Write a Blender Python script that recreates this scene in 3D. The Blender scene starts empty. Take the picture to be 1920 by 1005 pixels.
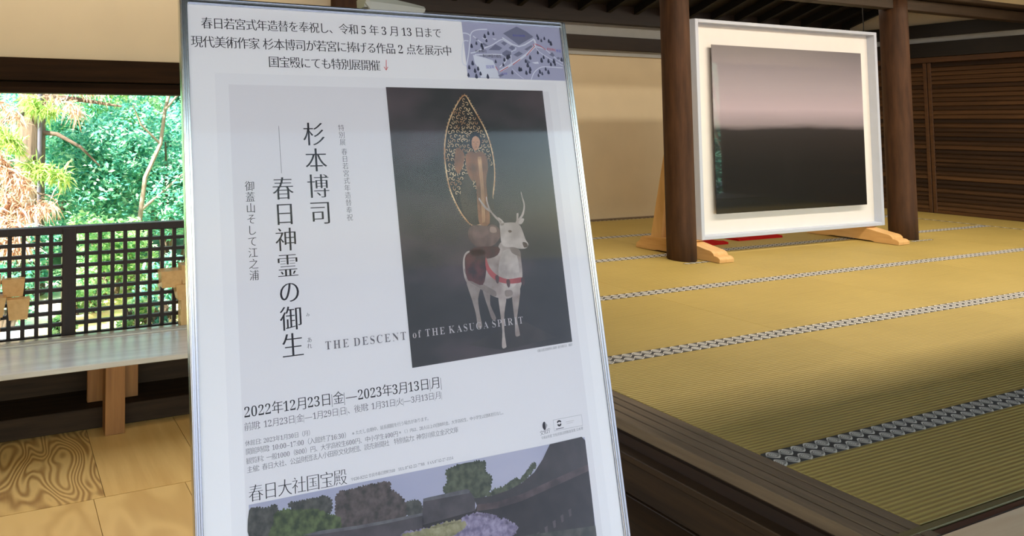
import bpy, bmesh, math, random
from mathutils import Vector, Matrix
import numpy as np

C = bpy.context.scene.collection
random.seed(7)
RNG = np.random.default_rng(11)
PI = math.pi

# ------------------------------------------------------------------ camera, sky, sun, big lights, exposure
W_PX, H_PX = 1920, 1005
EYE = Vector((0, 0, 1.75))
FPX, PPX, PPY = 1168.24, 387.64, 175.49
cR = Vector((0.9487, -0.3163, 0.0028)); cU = Vector((-0.0166, -0.0409, 0.9990)); cF = Vector((0.3159, 0.9478, 0.0441))
cR.normalize(); cF.normalize(); cU = cR.cross(cF); cU.normalize()
cam_d = bpy.data.cameras.new('camera'); cam = bpy.data.objects.new('camera', cam_d); C.objects.link(cam)
cam.matrix_world = Matrix(((cR.x, cU.x, -cF.x, EYE.x), (cR.y, cU.y, -cF.y, EYE.y), (cR.z, cU.z, -cF.z, EYE.z), (0, 0, 0, 1)))
cam_d.sensor_fit = 'HORIZONTAL'; cam_d.sensor_width = 36; cam_d.lens = FPX / W_PX * 36
cam_d.shift_x = (W_PX / 2 - PPX) / W_PX; cam_d.shift_y = (PPY - H_PX / 2) / W_PX
cam_d.clip_start = .05; cam_d.clip_end = 300
bpy.context.scene.camera = cam

sc = bpy.context.scene
sc.view_settings.view_transform = 'Standard'; sc.view_settings.look = 'None'
sc.view_settings.gamma = 1; sc.view_settings.use_curve_mapping = False
sc.view_settings.exposure = 0.0

wd = bpy.data.worlds.new('sky'); sc.world = wd; wd.use_nodes = True
nt = wd.node_tree; nt.nodes.clear()
sky = nt.nodes.new('ShaderNodeTexSky'); sky.sky_type = 'NISHITA'; sky.sun_disc = False
sky.sun_elevation = math.radians(48); sky.sun_rotation = math.radians(-115); sky.air_density = 1.2; sky.dust_density = 1.4
bg = nt.nodes.new('ShaderNodeBackground'); bg.inputs[1].default_value = 0.72
wo = nt.nodes.new('ShaderNodeOutputWorld')
nt.links.new(sky.outputs[0], bg.inputs[0]); nt.links.new(bg.outputs[0], wo.inputs[0])

def light(name, kind, loc, energy, color, **k):
    l = bpy.data.lights.new(name, kind); l.energy = energy; l.color = color
    o = bpy.data.objects.new(name, l); C.objects.link(o); o.location = loc
    for a, v in k.items():
        if a == 'aim':
            o.rotation_euler = (Vector(v) - Vector(loc)).to_track_quat('-Z', 'Y').to_euler()
        else: setattr(l, a, v)
    return o

WARM = (1.0, .89, .74)
light('sun', 'SUN', (-8, -4, 12), 30.0, (1, .95, .85), aim=(0, 0, 3.2), angle=math.radians(1.5))
# warm strip lamp under the roof of the matted room, one over the boarded entrance, two added fills
light('room_lamp', 'AREA', (8.3, 2.70, 3.75), 190, WARM, shape='RECTANGLE', size=8.4, size_y=.16, spread=math.radians(150), aim=(8.3, 3.1, .4))
light('back_wall_fill', 'AREA', (8.3, 5.35, 3.55), 46, WARM, shape='RECTANGLE', size=8.4, size_y=.12, spread=math.radians(165), aim=(8.3, 5.7, .4))  # unseen fill added to brighten the far wall and rear mats
light('entrance_lamp', 'AREA', (.3, 2.16, 3.4), 13, (1, .82, .52), shape='RECTANGLE', size=1.8, size_y=.14, spread=math.radians(88), aim=(.3, 2.3, 0))
light('upper_wall_fill', 'AREA', (.3, 2.62, 3.2), 11, (1, .86, .66), shape='RECTANGLE', size=2.6, size_y=.1, spread=math.radians(120), aim=(.3, 3.64, 2.75))  # unseen fill added to brighten the plaster above the window

# ------------------------------------------------------------------ helpers
def lin(r, g, b):
    f = lambda c: (c / 255) / 12.92 if c / 255 <= .04045 else ((c / 255 + .055) / 1.055) ** 2.4
    return (f(r), f(g), f(b), 1)

MATS = {}
def nodes_of(name):
    m = bpy.data.materials.new(name); m.use_nodes = True
    t = m.node_tree; b = t.nodes['Principled BSDF']; MATS[name] = m
    return m, t, b

def N(t, kind, **k):
    n = t.nodes.new(kind)
    for a, v in k.items(): setattr(n, a, v)
    return n

def ramp(t, fac, stops):
    r = N(t, 'ShaderNodeValToRGB'); e = r.color_ramp.elements
    while len(e) < len(stops): e.new(.5)
    for el, (p, c) in zip(e, stops): el.position = p; el.color = c
    t.links.new(fac, r.inputs[0]); return r.outputs[0]

def plain(name, col, rough=.6, spec=.4, metal=0, coat=0, var=.06, nscale=8):
    m, t, b = nodes_of(name)
    tc = N(t, 'ShaderNodeTexCoord'); no = N(t, 'ShaderNodeTexNoise'); no.inputs['Scale'].default_value = nscale; no.inputs['Detail'].default_value = 4
    t.links.new(tc.outputs['Object'], no.inputs['Vector'])
    c2 = tuple(c * (1 - var) for c in col[:3]) + (1,); c1 = tuple(min(1, c * (1 + var)) for c in col[:3]) + (1,)
    t.links.new(ramp(t, no.outputs[0], [(.3, c2), (.7, c1)]), b.inputs['Base Color'])
    b.inputs['Roughness'].default_value = rough; b.inputs['Metallic'].default_value = metal
    b.inputs['Specular IOR Level'].default_value = spec; b.inputs['Coat Weight'].default_value = coat
    b.inputs['Coat Roughness'].default_value = .04
    return m

def wood(name, dark, light_, axis=0, scale=1.0, rough=.5, stretch=14, bump=.15, coat=0, figured=False, spec=.4):
    m, t, b = nodes_of(name)
    tc = N(t, 'ShaderNodeTexCoord'); mp = N(t, 'ShaderNodeMapping'); t.links.new(tc.outputs['Object'], mp.inputs[0])
    s = [scale * stretch] * 3; s[axis] = scale
    mp.inputs['Scale'].default_value = s
    no = N(t, 'ShaderNodeTexNoise'); no.inputs['Scale'].default_value = 1.6; no.inputs['Detail'].default_value = 6; no.inputs['Roughness'].default_value = .6
    t.links.new(mp.outputs[0], no.inputs['Vector'])
    fac = no.outputs[0]
    if figured:                                     # contour figure of a flat-sawn board
        mp2 = N(t, 'ShaderNodeMapping'); s2 = [4.2] * 3; s2[axis] = 2.0; mp2.inputs['Scale'].default_value = s2
        t.links.new(tc.outputs['Object'], mp2.inputs[0])
        n2 = N(t, 'ShaderNodeTexNoise'); n2.inputs['Scale'].default_value = 1.15; n2.inputs['Detail'].default_value = 1.2; n2.inputs['Distortion'].default_value = .5
        t.links.new(mp2.outputs[0], n2.inputs['Vector'])
        mu = N(t, 'ShaderNodeMath', operation='MULTIPLY'); mu.inputs[1].default_value = figured; t.links.new(n2.outputs[0], mu.inputs[0])
        fr = N(t, 'ShaderNodeMath', operation='SINE'); t.links.new(mu.outputs[0], fr.inputs[0])
        mx = N(t, 'ShaderNodeMath', operation='MULTIPLY_ADD'); mx.inputs[1].default_value = .22; t.links.new(fr.outputs[0], mx.inputs[0])
        sc_ = N(t, 'ShaderNodeMath', operation='MULTIPLY_ADD'); sc_.inputs[1].default_value = .5; sc_.inputs[2].default_value = .27; t.links.new(no.outputs[0], sc_.inputs[0])
        t.links.new(sc_.outputs[0], mx.inputs[2]); fac = mx.outputs[0]
    t.links.new(ramp(t, fac, [(.25, dark), (.72, light_)]), b.inputs['Base Color'])
    bp = N(t, 'ShaderNodeBump'); bp.inputs['Strength'].default_value = bump; bp.inputs['Distance'].default_value = .004
    t.links.new(fac, bp.inputs['Height']); t.links.new(bp.outputs[0], b.inputs['Normal'])
    b.inputs['Roughness'].default_value = rough; b.inputs['Coat Weight'].default_value = coat; b.inputs['Coat Roughness'].default_value = .25
    b.inputs['Specular IOR Level'].default_value = spec
    return m

def pane_material(name, tint=(1, 1, 1, 1), ior=1.35, rough=0.02):
    m = bpy.data.materials.new(name); m.use_nodes = True; t = m.node_tree; t.nodes.clear(); MATS[name] = m
    fr = N(t, 'ShaderNodeFresnel'); fr.inputs[0].default_value = ior
    tr = N(t, 'ShaderNodeBsdfTransparent'); tr.inputs[0].default_value = tint
    gl = N(t, 'ShaderNodeBsdfGlossy'); gl.inputs['Roughness'].default_value = rough
    mx = N(t, 'ShaderNodeMixShader'); o = N(t, 'ShaderNodeOutputMaterial')
    t.links.new(fr.outputs[0], mx.inputs[0]); t.links.new(tr.outputs[0], mx.inputs[1]); t.links.new(gl.outputs[0], mx.inputs[2])
    t.links.new(mx.outputs[0], o.inputs[0]); return m

def leafmat(name, stops, trans=.5, rough=.35):
    m, t, b = nodes_of(name)
    ge = N(t, 'ShaderNodeNewGeometry')
    col = ramp(t, ge.outputs['Random Per Island'], stops)
    t.links.new(col, b.inputs['Base Color']); b.inputs['Roughness'].default_value = rough
    tl = N(t, 'ShaderNodeBsdfTranslucent'); t.links.new(col, tl.inputs[0])
    mx = N(t, 'ShaderNodeMixShader'); mx.inputs[0].default_value = trans
    t.links.new(b.outputs[0], mx.inputs[1]); t.links.new(tl.outputs[0], mx.inputs[2])
    t.links.new(mx.outputs[0], t.nodes['Material Output'].inputs[0]); return m

def obj(name, bm, m, parent=None, smooth=False):
    """link a bmesh as ONE mesh object; vertices are given in world space (or the parent's space if parent['local'])"""
    me = bpy.data.meshes.new(name)
    if parent is not None and not parent.get('_local'):
        bm.transform(Matrix.Translation(-parent.location))
    bm.normal_update(); bm.to_mesh(me); bm.free()
    for mm in (m if isinstance(m, (list, tuple)) else [m]): me.materials.append(mm)
    if smooth:
        for p in me.polygons: p.use_smooth = True
    o = bpy.data.objects.new(name, me); C.objects.link(o)
    if parent is not None: o.parent = parent
    return o

def recenter(o):
    """move a top-level mesh's origin to the middle of its underside"""
    vs = [v.co for v in o.data.vertices]
    c = Vector(((min(v.x for v in vs) + max(v.x for v in vs)) / 2, (min(v.y for v in vs) + max(v.y for v in vs)) / 2, min(v.z for v in vs)))
    o.data.transform(Matrix.Translation(-c)); o.location = c
    return o

def tag(o, label, cat, group=None):
    o['label'] = label; o['category'] = cat
    if group: o['group'] = group
    return o

def thing(name, label, cat, loc, group=None):
    o = bpy.data.objects.new(name, None); C.objects.link(o); o.location = loc; o.empty_display_size = .05
    return tag(o, label, cat, group)

def struct(name, bm, m, smooth=False):
    o = obj(name, bm, m, None, smooth); o['kind'] = 'structure'; return o

def B(): return bmesh.new()

def box(bm, x0, x1, y0, y1, z0, z1, bev=0, mi=0, segs=1):
    r = bmesh.ops.create_cube(bm, size=1)
    vs = r['verts']
    for v in vs:
        v.co = Vector((x0 + (v.co.x + .5) * (x1 - x0), y0 + (v.co.y + .5) * (y1 - y0), z0 + (v.co.z + .5) * (z1 - z0)))
    fs = {f for v in vs for f in v.link_faces}
    for f in fs: f.material_index = mi
    if bev:
        es = list({e for v in vs for e in v.link_edges})
        rr = bmesh.ops.bevel(bm, geom=es, offset=bev, segments=segs, affect='EDGES', profile=.5)
        for f in rr['faces']: f.material_index = mi
    return bm

def tube(bm, pts, r, n=8, cap=True, mi=0):
    pts = [Vector(p) for p in pts]
    rs = r if isinstance(r, (list, tuple)) else [r] * len(pts)
    rings = []
    for i, p in enumerate(pts):
        d = (pts[min(i + 1, len(pts) - 1)] - pts[max(i - 1, 0)]).normalized()
        a = d.cross(Vector((0, 0, 1)));
        if a.length < .05: a = d.cross(Vector((1, 0, 0)))
        a.normalize(); b = d.cross(a)
        rings.append([bm.verts.new(p + (a * math.cos(2 * PI * k / n) + b * math.sin(2 * PI * k / n)) * rs[i]) for k in range(n)])
    for i in range(len(rings) - 1):
        for k in range(n):
            f = bm.faces.new((rings[i][k], rings[i][(k + 1) % n], rings[i + 1][(k + 1) % n], rings[i + 1][k])); f.material_index = mi
    if cap:
        f = bm.faces.new(rings[0][::-1]); f.material_index = mi
        f = bm.faces.new(rings[-1]); f.material_index = mi
    return bm

def lathe(bm, cx, cy, prof, n=40):
    rings = [[bm.verts.new((cx + r * math.cos(2 * PI * k / n), cy + r * math.sin(2 * PI * k / n), z)) for k in range(n)] for r, z in prof]
    for a, b in zip(rings, rings[1:]):
        for k in range(n): bm.faces.new((a[k], a[(k + 1) % n], b[(k + 1) % n], b[k]))
    bm.faces.new(rings[0][::-1]); bm.faces.new(rings[-1])
    return bm

def prism(bm, pts, w0, w1, plane='yz'):
    """extrude a 2-D outline; plane 'yz' extrudes along x, 'xz' along y, 'xy' along z"""
    def P(a, b, w): return {'yz': (w, a, b), 'xz': (a, w, b), 'xy': (a, b, w)}[plane]
    A = [bm.verts.new(P(a, b, w0)) for a, b in pts]; Bv = [bm.verts.new(P(a, b, w1)) for a, b in pts]
    n = len(pts)
    for i in range(n): bm.faces.new((A[i], A[(i + 1) % n], Bv[(i + 1) % n], Bv[i]))
    bm.faces.new(A[::-1]); bm.faces.new(Bv)
    bmesh.ops.recalc_face_normals(bm, faces=bm.faces)
    return bm

def copy_tree(o, parent=None):
    c = o.copy(); C.objects.link(c); c.parent = parent
    for ch in list(o.children): copy_tree(ch, c)
    return c

# ------------------------------------------------------------------ materials
dark_beam = wood('dark_beam_wood', lin(26, 17, 12), lin(44, 30, 21), 0, 1.5, .5)
dark_beam_y = wood('dark_beam_wood_lengthwise', lin(16, 11, 8), lin(28, 20, 14), 1, 1.5, .5)
dark_post = wood('dark_post_wood', lin(48, 30, 18), lin(86, 58, 38), 2, 1.2, .6, 10, .2, spec=.2)
kama = wood('step_edge_wood', lin(92, 76, 58), lin(128, 108, 84), 1, 1.5, .45)
kama_dark = wood('step_panel_wood', lin(44, 30, 16), lin(68, 48, 26), 1, 1.5, .5)
lintel_w = wood('lintel_wood', lin(30, 19, 9), lin(50, 32, 16), 0, 1.2, .7, spec=.1)
plinth_w = wood('plinth_wood', lin(40, 28, 16), lin(62, 44, 26), 0, 1.5, .7, spec=.15)
sillpale = wood('pale_sill_wood', lin(236, 202, 160), lin(250, 224, 188), 0, 1.2, .5)
sillred = wood('red_brown_strip_wood', lin(70, 36, 22), lin(96, 54, 36), 0, 1.5, .5)
floorw = wood('entrance_board_wood', lin(198, 154, 84), lin(220, 180, 108), 1, .9, .42, 9, .08, 0)
floorfig = wood('figured_board_wood', lin(154, 112, 54), lin(216, 176, 104), 1, .9, .42, 7, .08, 0, 105)
floorfig2 = wood('lightly_figured_board_wood', lin(202, 160, 90), lin(220, 180, 108), 1, .5, .42, 8, .08, 0, 26)
benchw = wood('bench_wood', lin(194, 184, 166), lin(222, 214, 198), 0, 1.2, .35, 12, .05, 1.0)
benchleg = wood('bench_leg_wood', lin(120, 76, 36), lin(160, 108, 56), 2, 1.2, .45)
hinoki = wood('pale_cypress_wood', lin(204, 154, 92), lin(226, 180, 118), 1, 2, .45, 8, .06)
hinoki_z = wood('pale_cypress_upright_wood', lin(206, 160, 100), lin(230, 188, 128), 2, 2, .45, 8, .06)
lattice_w = wood('lattice_dark_wood', lin(30, 20, 15), lin(50, 34, 24), 2, 1.5, .5)
plaster = plain('cream_plaster', lin(214, 198, 168), .85, .2, var=.03, nscale=2.5)
plaster_white = plain('white_plaster', lin(172, 174, 174), .85, .2, var=.03)
shutter_w = wood('shutter_slat_wood', lin(36, 22, 12), lin(72, 46, 26), 1, 1.2, .5, 22)
shutter_rail = wood('shutter_rail_wood', lin(60, 36, 16), lin(86, 54, 26), 1, 1.2, .5)
alu = plain('brushed_aluminium', (.78, .79, .80, 1), .22, .5, 1.0, var=.02)
white_frame = plain('pale_silver_frame_paint', lin(190, 197, 212), .4, .5, var=.01)
matboard = plain('cream_mat_board', lin(226, 222, 218), .8, .2, var=.01)
black_edge = plain('black_print_edge', lin(24, 22, 20), .3, .5)
redfelt = plain('red_felt', lin(176, 26, 24), .95, .1, nscale=60)
cord_m = plain('dark_cord', lin(40, 34, 28), .7)
plastic = plain('cloudy_grey_plastic', lin(178, 174, 160), .25, .5, var=.04)
# ------------------------------------------------------------------ setting: shell of the building
TZ = .40                                            # top of the tatami
XE = 2.708                                          # outer edge of the platform's side beam
XT = 2.965                                          # tatami starts here
YB = 6.48                                           # far wall
XR = 13.38                                          # slatted wall on the right
XC = 12.36                                          # side column of mats along the slatted wall
YW = 3.64                                           # window wall on the left
XP = 2.08

# entrance floor of wide boards with open seams
bm = B()
rows = [(2.979, 3.70, [-4.0, -2.6, -1.9, -1.25, -.55, .002, .4995, 1.007, 1.52, 2.06, 2.63]),
        (1.40, 2.976, [-4.0, -2.9, -2.2, -1.5, -.9, -.42, .0, .4455, .8865, 1.36, 1.84, 2.25, 2.63]),
        (-.4, 1.397, [-4.0, -2.9, -2.2, -1.5, -.9, -.3, .25, .8, 1.3, 1.84, 2.25, 2.63]),
        (-1.72, -.403, [-4.0, -2.9, -2.2, -1.5, -.9, -.3, .25, .8, 1.3, 1.84, 2.25, 2.63])]
for y0, y1, xs in rows:
    for a, b in zip(xs, xs[1:]):
        mi = 1 if (y0 > 2.9 and abs(b - .4995) < .01) else (2 if (1.3 < y0 < 2 and a > .4 and a < .5) or (y0 < 2 and .2 < b - .0 < .46) else 0)
        box(bm, a + .0012, b - .0012, y0, y1, -.03, 0, .0012, mi)
floor = struct('floor', bm, [floorw, floorfig, floorfig2])
bm = B(); box(bm, -4, XE, -1.72, 3.9, -.12, -.034)
struct('floor_2', bm, dark_beam)

# raised platform: core, side beam with grooves, step board, panels, front sill
bm = B(); box(bm, XE + .02, XR + .3, .60, YB + .1, 0, .34)
struct('floor_3', bm, kama_dark)
bm = B()
for a, b in ((2.708, 2.770), (2.779, 2.834), (2.843, 2.896), (2.905, XT - .004)):
    box(bm, a, b, 1.235, YB, .352, TZ, .003)
struct('trim_1', bm, kama)
bm = B(); box(bm, 2.712, 2.960, 1.24, YB, .345, .388)
struct('trim_19', bm, kama_dark)
bm = B(); box(bm, 2.69, 2.75, .62, YB, .30, .348)
struct('trim_2', bm, wood('recess_wood', lin(34, 20, 10), lin(54, 34, 18), 1, 1.5, .6))
bm = B(); box(bm, 2.621, 2.74, .62, YB, .272, .304, .004)
struct('trim_3', bm, kama_dark)
bm = B(); box(bm, 2.640, 2.74, .62, YB, .127, .271, .003); box(bm, 2.632, 2.74, .62, YB, 0, .122, .003)
struct('trim_4', bm, kama_dark)
bm = B(); box(bm, 2.25, 2.631, .2, YW + 1, 0, .122, .004)
struct('trim_20', bm, kama_dark)
bm = B(); box(bm, 2.70, XR + .3, 1.262, 1.284, .34, .401, .002)
struct('trim_5', bm, wood('olive_strip_wood', lin(96, 84, 50), lin(120, 106, 66), 0, 1.5, .5))
bm = B(); box(bm, 2.70, XR + .3, 1.238, 1.260, .34, .397, .002)
struct('trim_6', bm, sillred)
bm = B(); box(bm, 2.62, XR + .3, .62, 1.236, .341, .402, .006)
struct('trim_7', bm, sillpale)

# left window wall: plaster above, two-step lintel, corner post, plinth and panel below
bm = B(); box(bm, -4, XP, YW, YW + .16, 2.10, 4.55)
struct('wall_left', bm, plaster)
bm = B(); box(bm, -4, XP, YW - .035, YW + .16, 1.974, 2.102, .004)
struct('trim_8', bm, lintel_w)
bm = B(); box(bm, -4, XP, YW - .004, YW + .16, 1.907, 1.970, .003)
struct('trim_9', bm, lintel_w)
bm = B(); box(bm, XP, XP + .30, YW - .05, YW + .22, 0, 4.8, .008)
struct('trim_10', bm, [dark_post])
bm = B(); box(bm, -4, XP, YW, YW + .30, 0, .115, .004)
struct('baseboard_left', bm, plinth_w)
bm = B(); box(bm, -4, XP, YW + .255, YW + .285, .115, .384)
struct('wall_left_base', bm, plinth_w)
# window sill with sliding grooves
bm = B()
box(bm, -4, XP, 3.895, 4.02, .385, .412, .002)
for k in range(3): box(bm, -4, XP, 3.898 + k * .021, 3.909 + k * .021, .412, .424, .0015)
struct('window_1', bm, benchw)

# far wall: plaster panel, thin pale strip, beam, white band, upper beam
bm = B(); box(bm, 2.3, XR, YB, YB + .14, .3, 2.68)
struct('wall_back', bm, plaster)
bm = B(); box(bm, 2.3, XR, YB - .015, YB + .13, 2.68, 2.757)
struct('trim_11', bm, plaster_white)
bm = B(); box(bm, 2.3, XR, YB - .06, YB + .14, 2.757, 2.947, .004)
struct('trim_12', bm, dark_beam)
bm = B(); box(bm, 2.3, XR, YB - .01, YB + .14, 2.947, 3.118)
struct('wall_back_upper', bm, plaster_white)
bm = B(); box(bm, 2.3, XR, YB - .10, YB + .14, 3.118, 3.40, .004)
struct('trim_13', bm, dark_beam)
bm = B(); box(bm, 2.5, XC + .9, YB - .035, YB - .002, TZ, TZ + .022, .002)
struct('baseboard_back', bm, kama)

# right wall over the shutters: rail, beams, white band, plaster gable
Y0R = .50
bm = B(); box(bm, XR - .03, XR + .12, Y0R, YB, 2.665, 2.745, .004)
struct('trim_14', bm, shutter_rail)
bm = B(); box(bm, XR - .05, XR + .12, Y0R, YB, 2.747, 2.968, .004)
struct('trim_15', bm, dark_beam_y)
bm = B(); box(bm, XR, XR + .12, Y0R, YB, 2.968, 3.048)
struct('wall_right', bm, plaster_white)
bm = B(); box(bm, XR - .06, XR + .12, Y0R, YB, 3.048, 3.245, .004)
struct('trim_16', bm, dark_beam_y)
bm = B(); prism(bm, [(Y0R, 3.245), (YB, 3.245), (YB, 3.35), (2.3, 5.2), (Y0R, 4.6)], XR, XR + .12)
struct('wall_right_upper', bm, plaster)
# side wall on the far left and the closed side of the entrance
bm = B(); box(bm, -4.15, -4, -2.4, 3.9, 0, 5)
struct('wall_side', bm, plaster)

# roof: two pitches, boards and rafters
SL = (5.25 - 3.054) / (YB + .6 - 2.3)
roof_z = lambda y: 5.25 - SL * (y - 2.3)
bm = B()
prism(bm, [(YB + .6, roof_z(YB + .6)), (2.3, 5.25), (2.3, 5.33), (YB + .6, roof_z(YB + .6) + .08)], 2.30, XR + .5)
struct('ceiling', bm, dark_beam_y)
bm = B()                                                          # over the entrance the back pitch stops just past the window wall
prism(bm, [(4.30, roof_z(4.30)), (2.3, 5.25), (2.3, 5.33), (4.30, roof_z(4.30) + .08)], -4.3, 2.29)
struct('ceiling_2', bm, dark_beam_y)
bm = B(); prism(bm, [(2.3, 5.25), (-3.0, 2.55), (-3.0, 2.63), (2.3, 5.33)], -4.3, XR + .5)
struct('ceiling_3', bm, dark_beam_y)
raf_m = wood('rafter_wood', lin(10, 8, 6), lin(20, 15, 11), 1, 1.5, .6)
bm = B()
for k in range(34):
    x = -4 + k * .52; ye = YB + .5 if x > 2.3 else 4.25
    prism(bm, [(ye, roof_z(ye) - .002), (2.3, 5.248), (2.3, 5.14), (ye, roof_z(ye) - .11)], x, x + .07)
struct('ceiling_4', bm, raf_m)
bm = B(); box(bm, 2.30, 2.38, YW + .23, YB, .3, 4.5)
struct('wall_room_left', bm, plaster)
# tie beam on the pillar row, square beam above it and plaster over that
bm = B(); box(bm, 2.4, XR, 4.35, 4.45, 3.095, 3.225, .006)
struct('trim_17', bm, dark_post_x := wood('tie_beam_wood', lin(40, 30, 22), lin(64, 49, 37), 0, 1.2, .5))
bm = B(); box(bm, 2.4, XR, 4.25, 4.55, 3.232, 3.38, .008)
struct('trim_18', bm, dark_post_x)
bm = B(); box(bm, 2.4, XR, 4.34, 4.46, 3.38, 4.15)
struct('wall_over_beam', bm, plaster)

# plaster hung between roof and front beam line; stretch over the entrance is unseen, added to block lamp light
bm = B(); box(bm, -4, XR, 2.40, 2.50, 2.65, 5.2)
struct('wall_front_hanging', bm, plaster)
bm = B(); box(bm, XR + .032, XR + .12, Y0R, YB, .34, 2.664)
struct('wall_right_base', bm, dark_beam_y)  # unseen backing added to stop daylight leaking past the shutters

# ------------------------------------------------------------------ pillars
def pillar(x, y, label):
    bm = B(); prof = [(.112, TZ), (.1195, TZ + .006)]
    for k in range(1, 12): prof.append((.120 - .0003 * k, TZ + (3.232 - TZ) * k / 11))
    lathe(bm, x, y, prof, 56)
    o = obj('wooden_pillar', bm, dark_post, None, True); recenter(o)
    tag(o, label, 'pillar', 'round pillars of the matted room')
    return o
pillar(6.40, 4.40, 'round dark brown wooden pillar left of the framed print, in front of its stand')
pillar(10.065, 4.40, 'round dark brown wooden pillar behind the right end of the framed print')

# ------------------------------------------------------------------ tatami mats
def tatami_mat_mat(name, along):
    m, t, b = nodes_of(name)
    tc = N(t, 'ShaderNodeTexCoord'); wv = N(t, 'ShaderNodeTexWave'); wv.bands_direction = 'Y' if along == 0 else 'X'
    wv.inputs['Scale'].default_value = 2 * PI / .0165 / 20 * 1.0; wv.inputs['Distortion'].default_value = .12; wv.inputs['Detail'].default_value = 1
    t.links.new(tc.outputs['Object'], wv.inputs['Vector'])
    mp = N(t, 'ShaderNodeMapping'); s = [90.] * 3; s[along] = 3.; mp.inputs['Scale'].default_value = s
    t.links.new(tc.outputs['Object'], mp.inputs[0])
    no = N(t, 'ShaderNodeTexNoise'); no.inputs['Scale'].default_value = 1.5; no.inputs['Detail'].default_value = 3; t.links.new(mp.outputs[0], no.inputs[0])
    n2 = N(t, 'ShaderNodeTexNoise'); n2.inputs['Scale'].default_value = 1.1; t.links.new(tc.outputs['Object'], n2.inputs[0])
    a = N(t, 'ShaderNodeMath', operation='MULTIPLY_ADD'); a.inputs[1].default_value = .35; t.links.new(no.outputs[0], a.inputs[0])
    h = N(t, 'ShaderNodeMath', operation='MULTIPLY'); h.inputs[1].default_value = .30; t.links.new(wv.outputs['Fac'], h.inputs[0])
    t.links.new(h.outputs[0], a.inputs[2])
    a2 = N(t, 'ShaderNodeMath', operation='MULTIPLY_ADD'); a2.inputs[1].default_value = .5; t.links.new(n2.outputs[0], a2.inputs[0]); t.links.new(a.outputs[0], a2.inputs[2])
    t.links.new(ramp(t, a2.outputs[0], [(.3, lin(164, 141, 74)), (.9, lin(198, 171, 96))]), b.inputs['Base Color'])
    bp = N(t, 'ShaderNodeBump'); bp.inputs['Strength'].default_value = .55; bp.inputs['Distance'].default_value = .003
    t.links.new(wv.outputs['Fac'], bp.inputs['Height']); t.links.new(bp.outputs[0], b.inputs['Normal'])
    b.inputs['Roughness'].default_value = .55; b.inputs['Specular IOR Level'].default_value = .35
    return m

def border_mat(name, along):
    """woven cloth border: one row of pointed ovals with a ring inside, light grey on charcoal"""
    m, t, b = nodes_of(name)
    uvn = N(t, 'ShaderNodeUVMap'); sp = N(t, 'ShaderNodeSeparateXYZ'); t.links.new(uvn.outputs[0], sp.inputs[0])
    def M(op, a, bb=None, c=None):
        n = N(t, 'ShaderNodeMath', operation=op)
        for i, v in enumerate((a, bb, c)):
            if v is None: continue
            if isinstance(v, (int, float)): n.inputs[i].default_value = v
            else: t.links.new(v, n.inputs[i])
        return n.outputs[0]
    u = M('MULTIPLY', M('SUBTRACT', M('FRACT', sp.outputs[0]), .5), 2.0)      # -1..1 along
    v = M('MULTIPLY', M('SUBTRACT', sp.outputs[1], .5), 2.0)                  # -1..1 across
    w = M('SUBTRACT', 1.02, M('POWER', M('ABSOLUTE', u), 1.7))                # half height of the pointed oval
    d = M('DIVIDE', M('ABSOLUTE', v), M('MAXIMUM', w, .02))                   # <1 inside
    ring = M('MULTIPLY', M('LESS_THAN', d, 1.0), M('GREATER_THAN', d, .70))
    rr = M('SQRT', M('ADD', M('POWER', M('MULTIPLY', u, 1.55), 2.0), M('POWER', M('MULTIPLY', v, 1.25), 2.0)))
    sw = M('ADD', rr, M('MULTIPLY', M('ARCTAN2', v, u), .055))
    spiral = M('MULTIPLY', M('LESS_THAN', rr, .72), M('GREATER_THAN', M('SINE', M('MULTIPLY', sw, 19.)), -.2))
    body = M('MULTIPLY', M('LESS_THAN', d, .70), .50)
    f = M('MAXIMUM', M('MAXIMUM', ring, body), M('MULTIPLY', M('MULTIPLY', spiral, .9), M('LESS_THAN', d, .72)))
    t.links.new(ramp(t, f, [(0, lin(66, 63, 60)), (.5, lin(150, 145, 136)), (1, lin(226, 221, 210))]), b.inputs['Base Color'])
    b.inputs['Roughness'].default_value = .8
    return m
tat_x = tatami_mat_mat('woven_rush', 0); tat_y = tatami_mat_mat('woven_rush_turned', 1)
bord = border_mat('border_cloth', 0)

def border_mesh(x0, x1, y0, y1, z0, z1, along=0, flip=False, off=0, pitch=.078):
    bm = B(); box(bm, x0, x1, y0, y1, z0, z1, 0)
    uvl = bm.loops.layers.uv.new('UVMap')
    for f in bm.faces:
        for l in f.loops:
            a = (l.vert.co.x - x0) if along == 0 else (l.vert.co.y - y0)
            c = (l.vert.co.y - y0) / (y1 - y0) if along == 0 else (l.vert.co.x - x0) / (x1 - x0)
            l[uvl].uv = (a / pitch + off, c)
    return bm

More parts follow.
